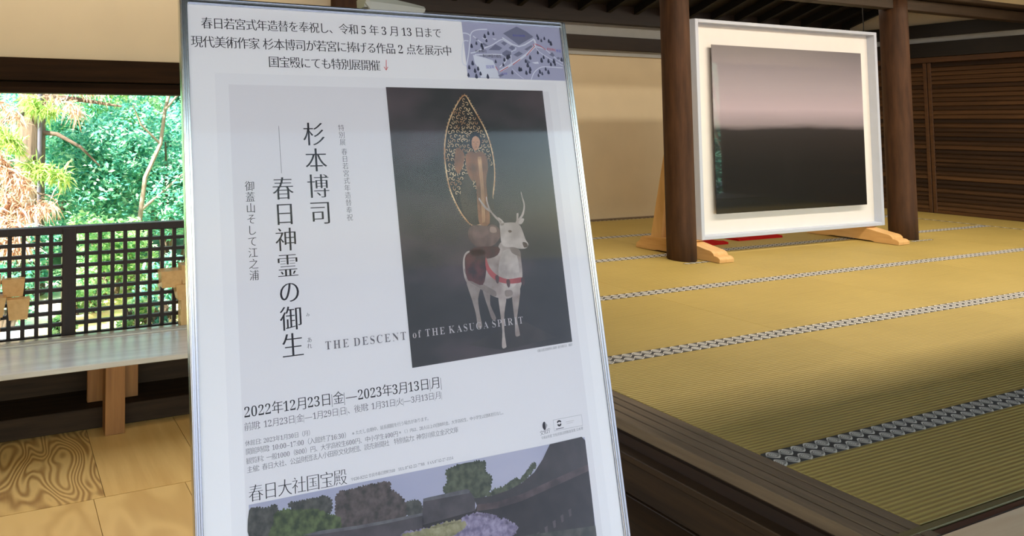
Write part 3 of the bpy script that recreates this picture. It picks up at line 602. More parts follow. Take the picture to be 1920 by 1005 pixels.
# measured layout of the printed sheet, millimetres right and down from the frame's top-left corner
K = {'T': [('春日若宮式年造替を奉祝し、令和 5 年 3 月 13 日まで', (25.7, 36.8), (368.5, 32.8), 'ink', 'notice', None), ('現代美術作家 杉本博司が若宮に捧げる作品 2 点を展示中', (12.3, 59.9), (382.8, 57.1), 'ink', 'notice', None), ('国宝殿にても特別展開催', (110.0, 81.0), (268.0, 81.0), 'ink', 'notice', None), ('2022年12月23日|金|—2023年3月13日|月|', (59.5, 473.1), (319.6, 473.5), 'ink', 'poster', None), ('前期：12月23日|金|—1月29日|日|、後期：1月31日|火|—3月13日|月|', (59.1, 486.2), (318.6, 486.0), 'grey', 'poster', None), ('休館日：2023年1月30日（月）', (59.6, 501.8), (142.0, 502.0), 'grey', 'poster', None), ('開館時間：10:00–17:00（入館終了16:30）', (59.8, 510.4), (187.7, 511.5), 'grey', 'poster', None), ('※ただし会期中、延長開館を行う場合があります。', (191.3, 510.1), (299.1, 508.2), 'grey', 'poster', None), ('観覧料：一般1000（800）円、大学高校生600円、中小学生400円', (59.9, 519.8), (252.1, 519.8), 'grey', 'poster', None), ('※（ ）内は、20人以上の団体料金。大学高校生、中小学生は団体割引なし。', (253.7, 518.0), (410.4, 516.8), 'grey', 'poster', None), ('主催：春日大社、公益財団法人小田原文化財団、読売新聞社\u3000特別協力：神奈川県立金沢文庫', (60.4, 528.6), (337.4, 527.5), 'grey', 'poster', None), ('春日大社国宝殿', (60.6, 556.8), (180.5, 558.7), 'ink', 'poster', None), ('〒630-8212 奈良市春日野町160\u3000TEL:0742-22-7788\u3000FAX:0742-27-2114', (185.4, 557.8), (326.9, 556.5), 'grey', 'poster', None), ('《春日若宮御祭礼図巻 部分展示》 撮影', (470.5, 450.2), (532.7, 448.2), 'grey', 'poster', None), ('文化庁', (462.0, 549.9), (479.4, 548.0), 'ink', 'poster', None), ('令和4年度 文化資源活用推進事業 日本博', (463.0, 554.8), (533.2, 552.9), 'grey', 'poster', None)], 'V': [('杉本博司', (165.2, 164.7), (167.3, 258.9), 'ink', None), ('春日神霊の御生', (119.9, 228.8), (121.7, 405.4), 'ink', None), ('御蓋山そして江之浦', (78.2, 224.2), (78.8, 324.6), 'ink', None), ('特別展', (204.1, 156.3), (204.9, 174.1), 'grey', None), ('春日若宮式年造替奉祝', (206.3, 185.9), (207.7, 265.7), 'grey', None), ('み', (143.7, 373.3), (143.7, 373.3), 'ink', 5), ('あれ', (143.9, 401.1), (143.4, 407.7), 'ink', None)], 'D': {'halo': [(396.2, 112.1), (407.1, 126.3), (415.9, 141.0), (425.7, 159.6), (432.4, 183.3), (434.2, 210.0), (429.7, 237.0), (419.4, 263.4), (406.6, 281.8), (388.6, 282.8), (376.8, 272.9), (367.5, 257.6), (359.6, 238.6), (355.8, 215.9), (356.0, 185.6), (363.5, 156.8), (376.5, 133.3)], 'robe': [(389.3, 192.9), (399.4, 187.6), (405.8, 190.0), (413.8, 187.8), (422.6, 195.0), (423.6, 209.8), (418.7, 225.1), (417.6, 248.1), (417.0, 282.3), (400.7, 283.0), (399.5, 262.6), (401.0, 228.5), (394.6, 226.4), (388.7, 212.9)], 'fold': [(407.2, 194.7), (414.9, 194.8), (415.9, 209.6), (411.4, 236.5), (410.5, 280.5), (403.7, 281.6), (402.4, 255.2), (403.9, 228.6), (403.4, 209.4)], 'mantle': [(422.2, 198.1), (428.0, 206.0), (430.8, 221.6), (426.2, 248.4), (427.1, 263.8), (415.6, 278.4), (415.7, 255.7), (417.2, 229.0)], 'shade': [(386.4, 216.7), (395.3, 228.3), (397.7, 247.4), (399.1, 281.4), (384.2, 280.7), (374.9, 261.6), (375.3, 239.1)], 'hair': [(400.3, 165.0), (408.5, 161.1), (415.7, 165.9), (417.4, 175.3), (413.5, 183.1), (399.8, 184.5), (397.2, 175.2)], 'face': [(402.5, 170.5), (408.7, 167.4), (414.0, 171.4), (414.1, 178.4), (408.2, 186.2), (403.5, 186.1), (400.5, 179.1)], 'gold': [(375.4, 182.7), (383.5, 185.9), (387.2, 194.4), (381.7, 208.9), (374.2, 217.1), (369.6, 208.7), (371.3, 194.2)], 'cloud': [(383.4, 286.6), (394.1, 283.4), (412.7, 285.8), (421.5, 284.0), (430.4, 289.7), (433.1, 298.2), (425.1, 307.5), (412.0, 312.7), (397.0, 312.6), (385.6, 306.7), (380.3, 297.2)], 'cloudlit': [(418.3, 286.9), (425.7, 288.7), (426.9, 294.1), (420.0, 295.2), (415.7, 292.0)], 'head': [(432.6, 294.4), (433.1, 283.8), (439.9, 283.4), (448.8, 283.0), (461.4, 284.4), (468.3, 290.9), (473.1, 306.1), (477.1, 312.8), (472.4, 317.8), (461.5, 317.9), (450.2, 315.0), (439.6, 314.4), (432.5, 309.4)], 'ear': [(435.6, 287.0), (430.8, 279.1), (432.3, 275.4), (439.3, 281.1), (440.6, 285.7)], 'body': [(367.4, 334.8), (371.0, 320.5), (380.8, 315.3), (402.9, 317.4), (421.7, 318.5), (429.7, 309.3), (436.6, 308.2), (450.2, 315.0), (460.3, 319.4), (462.2, 333.8), (461.4, 352.5), (455.2, 368.8), (442.3, 377.7), (428.7, 379.5), (414.0, 376.1), (400.0, 369.1), (383.6, 359.9), (369.8, 353.0)], 'chest': [(434.1, 318.9), (453.2, 321.2), (457.2, 341.0), (452.7, 359.3), (438.0, 367.4), (424.1, 357.2), (423.8, 338.7)], 'lega': [(419.1, 373.6), (431.0, 376.8), (425.3, 397.4), (422.4, 418.7), (423.0, 434.9), (422.4, 438.7), (416.0, 438.0), (419.1, 418.4), (418.8, 396.8)], 'legb': [(441.7, 375.4), (455.2, 368.4), (448.9, 392.2), (445.0, 406.4), (446.8, 424.0), (445.9, 426.8), (439.3, 426.2), (440.7, 409.7), (440.4, 391.5)], 'legc': [(370.9, 350.9), (391.0, 359.7), (386.1, 375.9), (386.6, 393.8), (388.2, 410.0), (381.8, 410.4), (380.3, 393.3), (376.2, 375.1)], 'legd': [(395.0, 364.4), (405.4, 370.3), (404.5, 384.7), (411.5, 401.9), (404.9, 402.7), (400.3, 387.9), (397.1, 376.8)], 'plinth': [(365.8, 429.9), (450.2, 406.9), (506.4, 435.2), (419.2, 441.9)], 'saddle': [(371.4, 324.9), (381.6, 316.8), (399.7, 313.5), (405.1, 322.7), (403.6, 341.0), (395.7, 359.3), (379.7, 353.8), (372.0, 349.6)], 'saddleb': [(379.8, 315.9), (394.3, 311.7), (427.2, 313.6), (423.9, 323.9), (406.4, 327.2), (404.3, 321.1), (388.2, 323.1)], 'band': [(404.8, 324.9), (408.8, 337.7), (419.6, 348.7), (436.8, 355.2), (461.1, 354.7), (460.3, 360.6), (435.1, 360.9), (415.1, 354.3), (403.6, 341.0)], 'nose': [(467.6, 309.9), (474.4, 311.1), (475.7, 315.7), (469.5, 316.9)], 'ear2': [(462.3, 284.4), (471.1, 278.7), (474.8, 280.4), (469.0, 286.3)], 'jaw': [(446.3, 314.8), (460.4, 318.6), (462.1, 327.8), (454.5, 325.8), (447.3, 321.6)], 'flank': [(368.8, 338.5), (375.2, 353.4), (384.5, 359.9), (400.0, 369.1), (414.1, 375.4), (415.0, 368.9), (402.8, 362.1), (389.1, 352.3), (378.3, 335.5)], 'leggap': [(431.0, 376.8), (441.7, 375.4), (440.6, 369.5), (430.1, 369.4)], 'eye': [(445.3, 293.9), (449.3, 293.0), (452.0, 295.0), (447.9, 296.3)]}, 'L': {'antl': [(436.2, 282.4), (427.5, 275.2), (419.2, 265.3), (415.9, 253.8), (415.7, 248.1)], 'antl2': [(420.8, 267.3), (412.0, 261.6), (403.1, 249.5)], 'antr': [(460.4, 284.4), (472.7, 274.2), (477.5, 261.9), (475.9, 252.1), (474.6, 243.9)], 'antr2': [(462.7, 282.2), (464.7, 271.5)]}, 'B': {'sky': [(58.9, 565.2), (534.9, 562.1), (537.9, 565.0), (533.4, 679.7), (535.1, 729.3), (50.6, 632.9)], 'tree': [(58.4, 565.9), (70.3, 564.8), (79.8, 567.3), (90.7, 566.2), (95.2, 572.1), (98.1, 584.8), (93.5, 602.1), (57.0, 595.1)], 'tree2': [(88.4, 585.0), (91.4, 575.5), (101.3, 572.2), (115.9, 575.8), (135.8, 578.3), (153.1, 585.6), (168.0, 593.5), (168.0, 610.1), (146.1, 612.2), (85.2, 600.5)], 'tree3': [(107.7, 567.8), (123.9, 567.3), (141.6, 567.9), (151.9, 567.2), (159.7, 573.1), (158.4, 583.4), (150.6, 585.1), (135.8, 578.3), (115.9, 575.4)], 'tree4': [(164.6, 586.6), (167.3, 568.1), (183.2, 566.6), (204.6, 565.9), (220.8, 566.5), (235.1, 567.1), (237.1, 575.7), (247.0, 581.8), (255.0, 592.4), (254.3, 604.9), (244.3, 609.5), (195.2, 613.2), (164.5, 605.3)], 'tree5': [(252.8, 602.4), (255.9, 594.3), (264.6, 591.4), (273.9, 595.2), (277.7, 602.5), (275.1, 610.8)], 'tree6': [(308.9, 587.9), (315.1, 579.5), (315.3, 567.6), (327.0, 564.9), (342.2, 563.4), (363.5, 564.9), (373.0, 568.3), (371.3, 576.6), (379.6, 584.9), (377.0, 594.9), (370.8, 604.2), (355.4, 605.0), (332.0, 598.6), (314.7, 593.4)], 'bush': [(372.5, 605.6), (383.9, 599.5), (396.5, 599.3), (414.9, 593.1), (420.9, 595.7), (433.1, 590.2), (429.4, 593.1), (444.4, 580.1), (449.2, 583.2), (439.5, 591.2), (425.4, 598.3), (402.2, 603.8)], 'wallroof': [(121.6, 603.4), (144.2, 602.6), (190.5, 606.4), (233.5, 608.0), (276.8, 608.5), (278.6, 618.0), (274.7, 628.1), (214.0, 642.0), (112.2, 633.8)], 'walltop': [(121.7, 601.4), (144.3, 600.9), (190.7, 604.4), (233.7, 605.9), (277.0, 606.8), (276.6, 609.8), (233.3, 609.2), (190.4, 607.7), (144.1, 604.4)], 'gate': [(279.2, 594.0), (345.4, 594.6), (352.9, 605.0), (351.0, 620.1), (302.8, 620.7), (274.6, 620.7)], 'gatetop': [(279.4, 592.2), (285.7, 592.0), (341.8, 592.2), (346.3, 594.3), (345.1, 597.3), (279.6, 595.3)], 'hall': [(350.9, 604.2), (376.8, 605.9), (402.1, 604.2), (425.2, 599.5), (446.2, 590.4), (461.3, 577.9), (475.5, 562.2), (511.7, 561.6), (529.3, 561.2), (536.3, 566.3), (535.9, 597.0), (477.3, 604.6), (423.3, 613.2), (384.9, 615.1), (354.4, 612.7)], 'eave': [(354.4, 612.7), (384.9, 615.1), (423.3, 613.2), (477.3, 604.6), (535.9, 597.0), (536.6, 631.5), (533.4, 679.7), (535.1, 729.3), (265.7, 673.5), (275.6, 619.6), (303.0, 619.2), (350.7, 617.7)], 'eavelit': [(354.5, 611.6), (385.1, 613.8), (423.5, 611.6), (477.6, 603.2), (536.3, 595.1), (535.6, 603.1), (476.2, 611.6), (422.4, 619.4), (384.1, 621.0), (353.6, 618.7)], 'wist': [(248.3, 625.8), (270.5, 627.4), (293.6, 625.6), (325.6, 626.6), (338.1, 622.2), (353.2, 622.2), (373.8, 628.7), (391.4, 636.4), (406.1, 643.7), (409.2, 648.9), (395.1, 655.3), (368.6, 668.2), (240.7, 647.3)], 'wisty': [(249.6, 626.4), (270.6, 626.5), (293.7, 624.7), (322.8, 625.2), (334.4, 628.2), (330.7, 634.2), (309.7, 636.9), (286.3, 639.0), (250.2, 634.3)]}, 'M': {'roads': [([(404.1, 25.3), (411.0, 25.4), (417.0, 29.1), (414.2, 41.9), (410.8, 55.6), (405.4, 71.2)], 14), ([(417.0, 29.1), (420.7, 23.0), (430.6, 19.1), (447.4, 17.7)], 12), ([(421.8, 28.4), (434.2, 37.1), (446.6, 42.5), (467.1, 32.7), (473.3, 31.4)], 12), ([(446.6, 42.5), (432.9, 47.0), (423.0, 51.3), (414.6, 53.0)], 14), ([(472.5, 28.5), (500.4, 40.3), (529.8, 27.8)], 16), ([(529.6, 28.9), (529.3, 39.0), (500.3, 58.3), (461.1, 77.3)], 26), ([(529.5, 38.0), (537.1, 46.9), (559.6, 58.2), (577.9, 65.8)], 8), ([(530.6, 39.0), (545.5, 41.4), (553.8, 46.2), (564.2, 54.0), (578.6, 61.7)], 10), ([(515.8, 87.7), (522.3, 77.6), (533.5, 70.2), (545.2, 68.3), (577.4, 68.9)], 10), ([(483.5, 72.7), (492.2, 80.4), (502.3, 87.0)], 6), ([(473.3, 31.4), (495.0, 43.5), (485.6, 48.8), (483.1, 66.8)], 10), ([(421.3, 55.2), (469.1, 53.4), (475.3, 61.1), (461.9, 71.4)], 14), ([(405.4, 71.2), (399.2, 65.7), (403.6, 38.5), (413.2, 36.1)], 10)], 'blds': [[(474.6, 22.4), (500.2, 11.0), (516.8, 17.3), (528.9, 24.8), (500.7, 38.2), (487.0, 29.8)], [(445.9, 47.4), (459.1, 38.5), (470.5, 43.5), (465.1, 47.2)], [(469.5, 50.5), (477.4, 46.2), (485.6, 48.8), (485.0, 52.8), (474.8, 56.2), (469.1, 53.4)], [(469.0, 36.6), (474.2, 33.9), (479.9, 36.6), (474.6, 40.3)], [(488.7, 52.7), (499.4, 47.3), (506.3, 50.6), (495.7, 55.4)], [(509.8, 43.9), (523.3, 37.3), (525.5, 39.2), (514.5, 45.7)], [(481.5, 43.0), (488.2, 38.8), (493.9, 42.0), (488.3, 46.7)], [(435.1, 39.0), (438.9, 37.4), (446.7, 41.5), (441.8, 42.7)], [(554.4, 50.3), (560.3, 46.0), (564.7, 50.9), (561.7, 53.1)], [(566.6, 54.9), (570.9, 52.7), (574.5, 54.7), (570.1, 57.4)], [(425.5, 31.6), (430.1, 32.4), (427.5, 34.5)], [(507.4, 60.0), (511.4, 58.4), (518.3, 62.7), (514.2, 64.8)], [(457.9, 83.2), (465.5, 80.1), (468.8, 82.0), (461.1, 85.6)]], 'white': [[(491.5, 15.5), (500.1, 11.5), (504.8, 13.8), (496.0, 18.3)], [(476.8, 23.8), (490.8, 20.6), (513.0, 21.5), (525.7, 25.0), (508.2, 28.8), (500.9, 36.2), (491.7, 31.6)], [(505.1, 33.0), (515.9, 28.0), (516.9, 29.4), (506.8, 34.4)], [(418.4, 55.3), (437.4, 58.5), (451.2, 62.0), (456.8, 73.5), (459.7, 87.1), (427.8, 86.9), (425.9, 74.4), (419.9, 66.9)], [(436.3, 30.1), (445.8, 30.2), (443.0, 33.3)], [(454.1, 30.3), (462.5, 30.9), (458.7, 32.6)], [(520.8, 62.6), (532.3, 61.2), (533.2, 64.2), (525.6, 64.4)]], 'trees': [(448.6, 24.1), (457.4, 24.2), (441.8, 28.9), (444.0, 34.7), (434.8, 42.0), (436.1, 45.4), (426.2, 39.4), (417.5, 43.7), (536.1, 23.5), (537.5, 27.0), (542.8, 30.3), (549.0, 27.0), (556.8, 30.7), (560.2, 34.2), (533.6, 48.5), (543.4, 55.2), (518.5, 56.6), (538.9, 60.0), (551.6, 60.5), (555.4, 65.0), (561.8, 60.7), (563.1, 64.7), (512.5, 67.9), (471.7, 61.3), (456.2, 64.2), (468.9, 68.4), (483.2, 79.1), (496.7, 74.3), (499.8, 74.2), (508.4, 78.9), (516.1, 73.2), (514.9, 77.3), (533.2, 76.7), (537.2, 79.1), (529.9, 81.8), (544.6, 72.4), (549.0, 76.8), (424.6, 75.4), (427.9, 82.1), (419.0, 78.5), (409.7, 74.0), (407.2, 84.6), (420.4, 86.1), (416.2, 68.0), (509.7, 61.9), (576.6, 57.7), (480.9, 56.0), (477.7, 57.6), (439.7, 86.1)], 'red': [[(528.7, 39.1), (522.2, 44.4), (512.2, 52.8)], [(500.2, 58.8), (485.5, 67.2)], [(477.1, 70.4), (461.6, 77.8)], [(454.8, 70.6), (458.3, 75.9)], [(530.0, 35.0), (539.7, 37.6), (549.1, 43.3)], [(526.7, 35.6), (529.3, 39.6)]]}, 'MT': [('杉本博司', (422.9, 51.8), (441.8, 51.5), 'ink'), ('―春日神霊の御生', (428.6, 57.9), (467.3, 57.9), 'ink'), ('国宝殿', (438.4, 73.6), (452.7, 72.9), 'blue'), ('春日大社御本殿', (491.3, 25.6), (513.7, 25.5), 'blue'), ('二の鳥居', (461.7, 81.7), (473.8, 81.4), 'blue'), ('若宮神社', (551.0, 43.3), (567.6, 44.7), 'red'), ('参道', (568.1, 45.7), (577.2, 45.8), 'blue')]}
# ------------------------------------------------------------------ poster in an aluminium frame on a metal stand
TH = math.radians(6.8); SO = Vector((.199, .70, 1.75 + .1472))      # top-left corner of the frame
SUP = Vector((0, math.sin(TH), math.cos(TH))); SN = Vector((0, -math.cos(TH), math.sin(TH)))
SWD, SHT = 588.5, 905.0                                             # mm
mid = SO + Vector((SWD / 2000, 0, 0)) - SUP * (SHT / 1000)
ftag = 'aluminium-framed white exhibition poster leaning back on its stand, nearest the viewer'
fr = thing('poster_frame', ftag, 'poster', mid); fr['_local'] = 1
fr.matrix_world = Matrix(((1, 0, 0, mid.x), (0, SUP.y, SN.y, mid.y), (0, SUP.z, SN.z, mid.z), (0, 0, 0, 1)))

def UV(u, v, w=0): return Vector(((u - SWD / 2) / 1000, (SHT - v) / 1000, w / 1000))
def sbox(bm, u0, u1, v0, v1, w0, w1, bev=0, segs=1): 
    a = UV(u0, v1, w0); b = UV(u1, v0, w1); return box(bm, a.x, b.x, a.y, b.y, a.z, b.z, bev, 0, segs)
def catmull(pts, n=4, closed=True):
    out = []; m = len(pts)
    for i in range(m if closed else m - 1):
        p = [np.array(pts[(i + k) % m] if closed else pts[min(max(i + k, 0), m - 1)], float) for k in (-1, 0, 1, 2)]
        for j in range(n):
            s = j / n
            out.append(tuple(.5 * (2 * p[1] + (p[2] - p[0]) * s + (2 * p[0] - 5 * p[1] + 4 * p[2] - p[3]) * s * s + (3 * p[1] - p[0] - 3 * p[2] + p[3]) * s ** 3)))
    if not closed: out.append(tuple(pts[-1]))
    return out
def poly(bm, pts, w, n=0):
    if n: pts = catmull(pts, n)
    vs = [bm.verts.new(UV(u, v, w)) for u, v in pts]
    es = [bm.edges.new((vs[i], vs[(i + 1) % len(vs)])) for i in range(len(vs))]
    r = bmesh.ops.triangle_fill(bm, edges=es, use_beauty=True, normal=(0, 0, 1))
    for f in r['geom']:
        if isinstance(f, bmesh.types.BMFace):
            f.normal_update()
            if f.normal.z < 0: f.normal_flip()
def stroke(bm, pts, w, wid, n=0):
    if n: pts = catmull(pts, n, False)
    P = [np.array(p, float) for p in pts]; L = []; R = []
    for i, p in enumerate(P):
        d = P[min(i + 1, len(P) - 1)] - P[max(i - 1, 0)]; d /= (np.hypot(*d) + 1e-9); nn = np.array((-d[1], d[0]))
        hw = (wid[min(i, len(wid) - 1)] if isinstance(wid, (list, tuple)) else wid) / 2
        L.append(bm.verts.new(UV(*(p + nn * hw), w))); R.append(bm.verts.new(UV(*(p - nn * hw), w)))
    for i in range(len(P) - 1):
        f = bm.faces.new((L[i], L[i + 1], R[i + 1], R[i])); f.normal_update()
        if f.normal.z < 0: f.normal_flip()

# glyph outlines: thinned more across horizontal strokes than vertical ones, for a brush-serif look
GLY = {}
def glyph(ch, ex, ey):
    k = (ch, ex, ey)
    if k in GLY: return GLY[k]
    cu = bpy.data.curves.new('g', 'FONT'); cu.body = ch; o = bpy.data.objects.new('g', cu); C.objects.link(o)
    bpy.context.view_layer.update(); dg = bpy.context.evaluated_depsgraph_get()
    cc = o.evaluated_get(dg).to_curve(dg)
    loops = []
    for s in cc.splines:
        bp = s.bezier_points; pts = []
        for i in range(len(bp)):
            a, b_ = bp[i], bp[(i + 1) % len(bp)]
            p0, p1, p2, p3 = (np.array(q[:2]) for q in (a.co, a.handle_right, b_.handle_left, b_.co))
            st = np.linalg.norm(np.cross(p1 - p0, p3 - p0)) + np.linalg.norm(np.cross(p2 - p0, p3 - p0)) if False else abs((p1 - p0)[0] * (p3 - p0)[1] - (p1 - p0)[1] * (p3 - p0)[0]) + abs((p2 - p0)[0] * (p3 - p0)[1] - (p2 - p0)[1] * (p3 - p0)[0])
            m = 1 if st < 1e-5 else 4
            for j in range(m):
                s_ = j / m; pts.append(p0 * (1 - s_) ** 3 + 3 * p1 * s_ * (1 - s_) ** 2 + 3 * p2 * s_ * s_ * (1 - s_) + p3 * s_ ** 3)
        q = [pts[0]]
        for p in pts[1:]:
            if np.hypot(*(p - q[-1])) > 1e-4: q.append(p)
        if np.hypot(*(q[0] - q[-1])) < 1e-4: q.pop()
        if len(q) > 2: loops.append(np.array(q))
    bpy.data.objects.remove(o); bpy.data.curves.remove(cu)
    area = lambda L: .5 * sum(L[i][0] * L[(i + 1) % len(L)][1] - L[(i + 1) % len(L)][0] * L[i][1] for i in range(len(L)))
    if not loops: GLY[k] = ([], [], .3); return GLY[k]
    sg = 1 if area(max(loops, key=lambda L: abs(area(L)))) > 0 else -1
    out = []
    for L in loops:
        d = np.roll(L, -1, 0) - L; d /= np.maximum(np.hypot(d[:, 0], d[:, 1])[:, None], 1e-9)
        nrm = np.stack([-d[:, 1], d[:, 0]], 1) * sg                 # points into the ink
        a_, b_ = np.roll(nrm, 1, 0), nrm
        off = (a_ + b_); ln = np.maximum((off * off).sum(1) / 2, .35)[:, None]
        off = off / ln
        out.append(L + off * np.array([ex, ey]))
    c2 = bpy.data.curves.new('g', 'CURVE'); c2.dimensions = '2D'; c2.fill_mode = 'BOTH'
    for L in out:
        s = c2.splines.new('POLY'); s.points.add(len(L) - 1); s.use_cyclic_u = True
        s.points.foreach_set('co', np.concatenate([L, np.zeros((len(L), 1)), np.ones((len(L), 1))], 1).ravel())
    o = bpy.data.objects.new('g', c2); C.objects.link(o); bpy.context.view_layer.update()
    dg = bpy.context.evaluated_depsgraph_get(); me = o.evaluated_get(dg).to_mesh()
    vs = [(v.co.x, v.co.y) for v in me.vertices]; fs = [tuple(p.vertices) for p in me.polygons]
    o.evaluated_get(dg).to_mesh_clear(); bpy.data.objects.remove(o); bpy.data.curves.remove(c2)
    allp = np.concatenate(loops); GLY[k] = (vs, fs, (allp[:, 0].min(), allp[:, 0].max())); return GLY[k]

WIDE = lambda ch: ord(ch) > 0x2e80 or ch in '※↓'
SERIF = {}
for i in range(26): SERIF[chr(65 + i)] = chr(0x1D400 + i); SERIF[chr(97 + i)] = chr(0x1D41A + i)
for i in range(10): SERIF[chr(48 + i)] = chr(0x1D7CE + i)
def layout(text, e=(.004, .018), track=0):
    """-> list of (glyph, x offset), total width, in em"""
    x = 0; out = []
    for ch in text:
        if ch == ' ': x += .27; continue
        if ch == '　': x += .9; continue
        if WIDE(ch):
            g = glyph(ch, *e); out.append((g, x)); x += .93 * (1 if ch not in '：' else .62) + track
            if ch == '：': out[-1] = (g, x - .93 * .62 - .17 - track)
        else:
            s = SERIF.get(ch, ch); g = glyph(s, .019 if s != ch else .012, .004)
            if ch in '|': g = glyph(ch, .02, 0)
            if not g[0]: x += .25; continue
            lo, hi = g[2]; out.append((g, x + .035 - lo)); x += hi - lo + .07 + track
    return out, x
def put_text(bm, text, a, b, w, e=(.004, .018), track=0, squash=1):
    """a, b: baseline ends in mm"""
    out, tot = layout(text, e, track)
    d = np.array(b, float) - np.array(a, float); L = np.hypot(*d); d /= L; s = L / tot; nrm = np.array((d[1], -d[0])) * squash
    for (vs, fs, _), x in out:
        vv = [bm.verts.new(UV(*(np.array(a) + d * (x + p[0]) * s + nrm * p[1] * s), w)) for p in vs]
        for f in fs:
            try:
                ff = bm.faces.new([vv[i] for i in f]); ff.normal_update()
                if ff.normal.z < 0: ff.normal_flip()
            except ValueError: pass
def put_vertical(bm, text, a, b, h, w, e=(.004, .020)):
    a = np.array(a, float); b = np.array(b, float); n = len(text)
    pitch = (b - a) / (n - 1) if n > 1 else np.zeros(2); s = h or np.hypot(*pitch) * .99
    for k, ch in enumerate(text):
        vs, fs, _ = glyph(ch, *e); c = a + pitch * k
        vv = [bm.verts.new(UV(c[0] + (p[0] - .465) * s, c[1] - (p[1] - .345) * s, w)) for p in vs]
        for f in fs:
            try:
                ff = bm.faces.new([vv[i] for i in f]); ff.normal_update()
                if ff.normal.z < 0: ff.normal_flip()
            except ValueError: pass

paper = plain('white_paper', lin(246, 241, 243), .6, .3, var=.012, nscale=3)
paper2 = plain('poster_paper', lin(241, 236, 239), .5, .3, var=.012, nscale=3)
paper3 = plain('printed_pale_ground', lin(232, 226, 230), .5, .3, var=.012, nscale=3)
INK = {'ink': plain('dark_ink', lin(38, 32, 38), .6, .2), 'grey': plain('grey_ink', lin(112, 106, 112), .6, .2), 'light': plain('pale_ink', lin(196, 186, 188), .6, .2),
       'red': plain('red_ink', lin(206, 58, 58), .6, .2), 'blue': plain('blue_ink', lin(82, 78, 190), .6, .2)}

# frame rails, each with a rounded lip
RW = 9.5
for k, (u0, u1, v0, v1) in enumerate(((0, RW, 0, SHT), (SWD - RW, SWD, 0, SHT), (RW, SWD - RW, 0, RW), (RW, SWD - RW, SHT - RW, SHT))):
    bm = B(); sbox(bm, u0, u1, v0, v1, -9, 1.2, .0015, 2)
    if k < 2: c = (u0 + 2.2, u0 + RW - 2.2); [sbox(bm, q - 1.4, q + 1.4, v0 + 2, v1 - 2, 1.0, 3.2, .0009, 2) for q in c]
    else: c = (v0 + 2.2, v0 + RW - 2.2); [sbox(bm, u0, u1, q - 1.4, q + 1.4, 1.0, 3.2, .0009, 2) for q in c]
    obj('frame_rail', bm, alu, fr)
bm = B(); sbox(bm, 4, SWD - 4, 4, SHT - 4, -8, -1.6); obj('backing_board', bm, plain('grey_backing_board', lin(120, 120, 120), .8), fr)
bm = B(); sbox(bm, RW - 2, SWD - RW + 2, RW - 2, SHT - RW + 2, -1.5, -1.1)
notice = obj('notice_sheet', bm, paper, fr); notice['label'] = 'white notice sheet with three lines of text and a small map'
bm = B(); sbox(bm, 41, 560, 91, SHT - RW, -1.0, -.85); poly(bm, [(57.5, 104.5), (545, 104.5), (545, SHT - RW - 1), (57.5, SHT - RW - 1)], -.84)
for f in bm.faces[-2:]: f.material_index = 1
poster = obj('exhibition_poster', bm, [paper2, paper3], fr); poster['label'] = 'exhibition poster with upright black title and a statue picture'

W1, W2, W3, W4 = -.78, -.70, -.60, -.45
NW = -.98
for i, (txt, a, b_, col, par) in enumerate([t[:5] for t in K['T']]):
    bm = B(); par_o = notice if par == 'notice' else poster
    small = len(txt) > 36 or txt[0] in '※〒《' or txt.startswith('令和4')
    e = (-.004, .013) if par == 'notice' else ((-.002, .013) if col == 'ink' else (.002, .012))
    if txt == '春日大社国宝殿': e = (.006, .020)
    put_text(bm, txt, a, b_, NW if par == 'notice' else W1, e)
    obj('lettering', bm, INK[col], par_o)
bm = B(); (u0, v0), (u1, v1) = (278.1, 67.3), (276.8, 81.1)
stroke(bm, [(u0, v0), (u1, v1)], NW, .9); stroke(bm, [(u1 - 3, v1 - 4.5), (u1, v1), (u1 + 3, v1 - 4.5)], NW, .9)
obj('arrow', bm, INK['red'], notice)['label'] = 'red downward arrow'
for txt, a, b_, col, h in K['V']:
    bm = B(); big = txt in ('杉本博司', '春日神霊の御生')
    put_vertical(bm, txt, a, b_, h, W1, (-.006, .015) if big else (.0, .012)); obj('lettering', bm, INK[col], poster)
bm = B(); stroke(bm, [(119.5, 153.8), (120, 210.2)], W1, .45); obj('rule', bm, INK['ink'], poster)
bm = B(); put_text(bm, 'THE DESCENT', (163.3, 413.9), (276.4, 413.9), W4 + .1, track=.13); obj('lettering', bm, INK['grey'], poster)
bm = B(); put_text(bm, 'of THE KASUGA SPIRIT', (283, 413.4), (456.2, 412.2), W4 + .1, track=.13); obj('lettering', bm, INK['light'], poster)['label'] = 'pale grey lettering over the picture'

# small marks: agency emblem, boxed project emblem
bm = B(); cu_, cv_ = 471.1, 539.6
poly(bm, [(cu_ + 4 * math.cos(a) * (1 if math.cos(a) < 0 else .25) + 0, cv_ + 5 * math.sin(a)) for a in np.linspace(0, 2 * PI, 30)[:-1]], W1)
for k in range(6): stroke(bm, [(cu_ + .8 + k * .6, cv_ - 4.2 + k * .7), (cu_ + .8 + k * .6, cv_ + 4.2 - k * .7)], W1, .3)
obj('emblem', bm, INK['ink'], poster)['label'] = 'small round black emblem'
bm = B(); q = [(485.5, 534.8), (533.6, 534.8), (533.6, 548), (485.5, 548)]
for i in range(4): stroke(bm, [q[i], q[(i + 1) % 4]], W1, .25)
obj('rule_box', bm, INK['grey'], poster)
bm = B(); cu_, cv_ = 494.9, 540.2
poly(bm, [(cu_ + 3.6 * math.cos(a), cv_ - 1.4 + 2.6 * math.sin(a)) for a in np.linspace(PI, 2 * PI, 14)] + [(cu_ + 2.4, cv_ - .8), (cu_, cv_ - 2.2), (cu_ - 2.4, cv_ - .8)], W1)
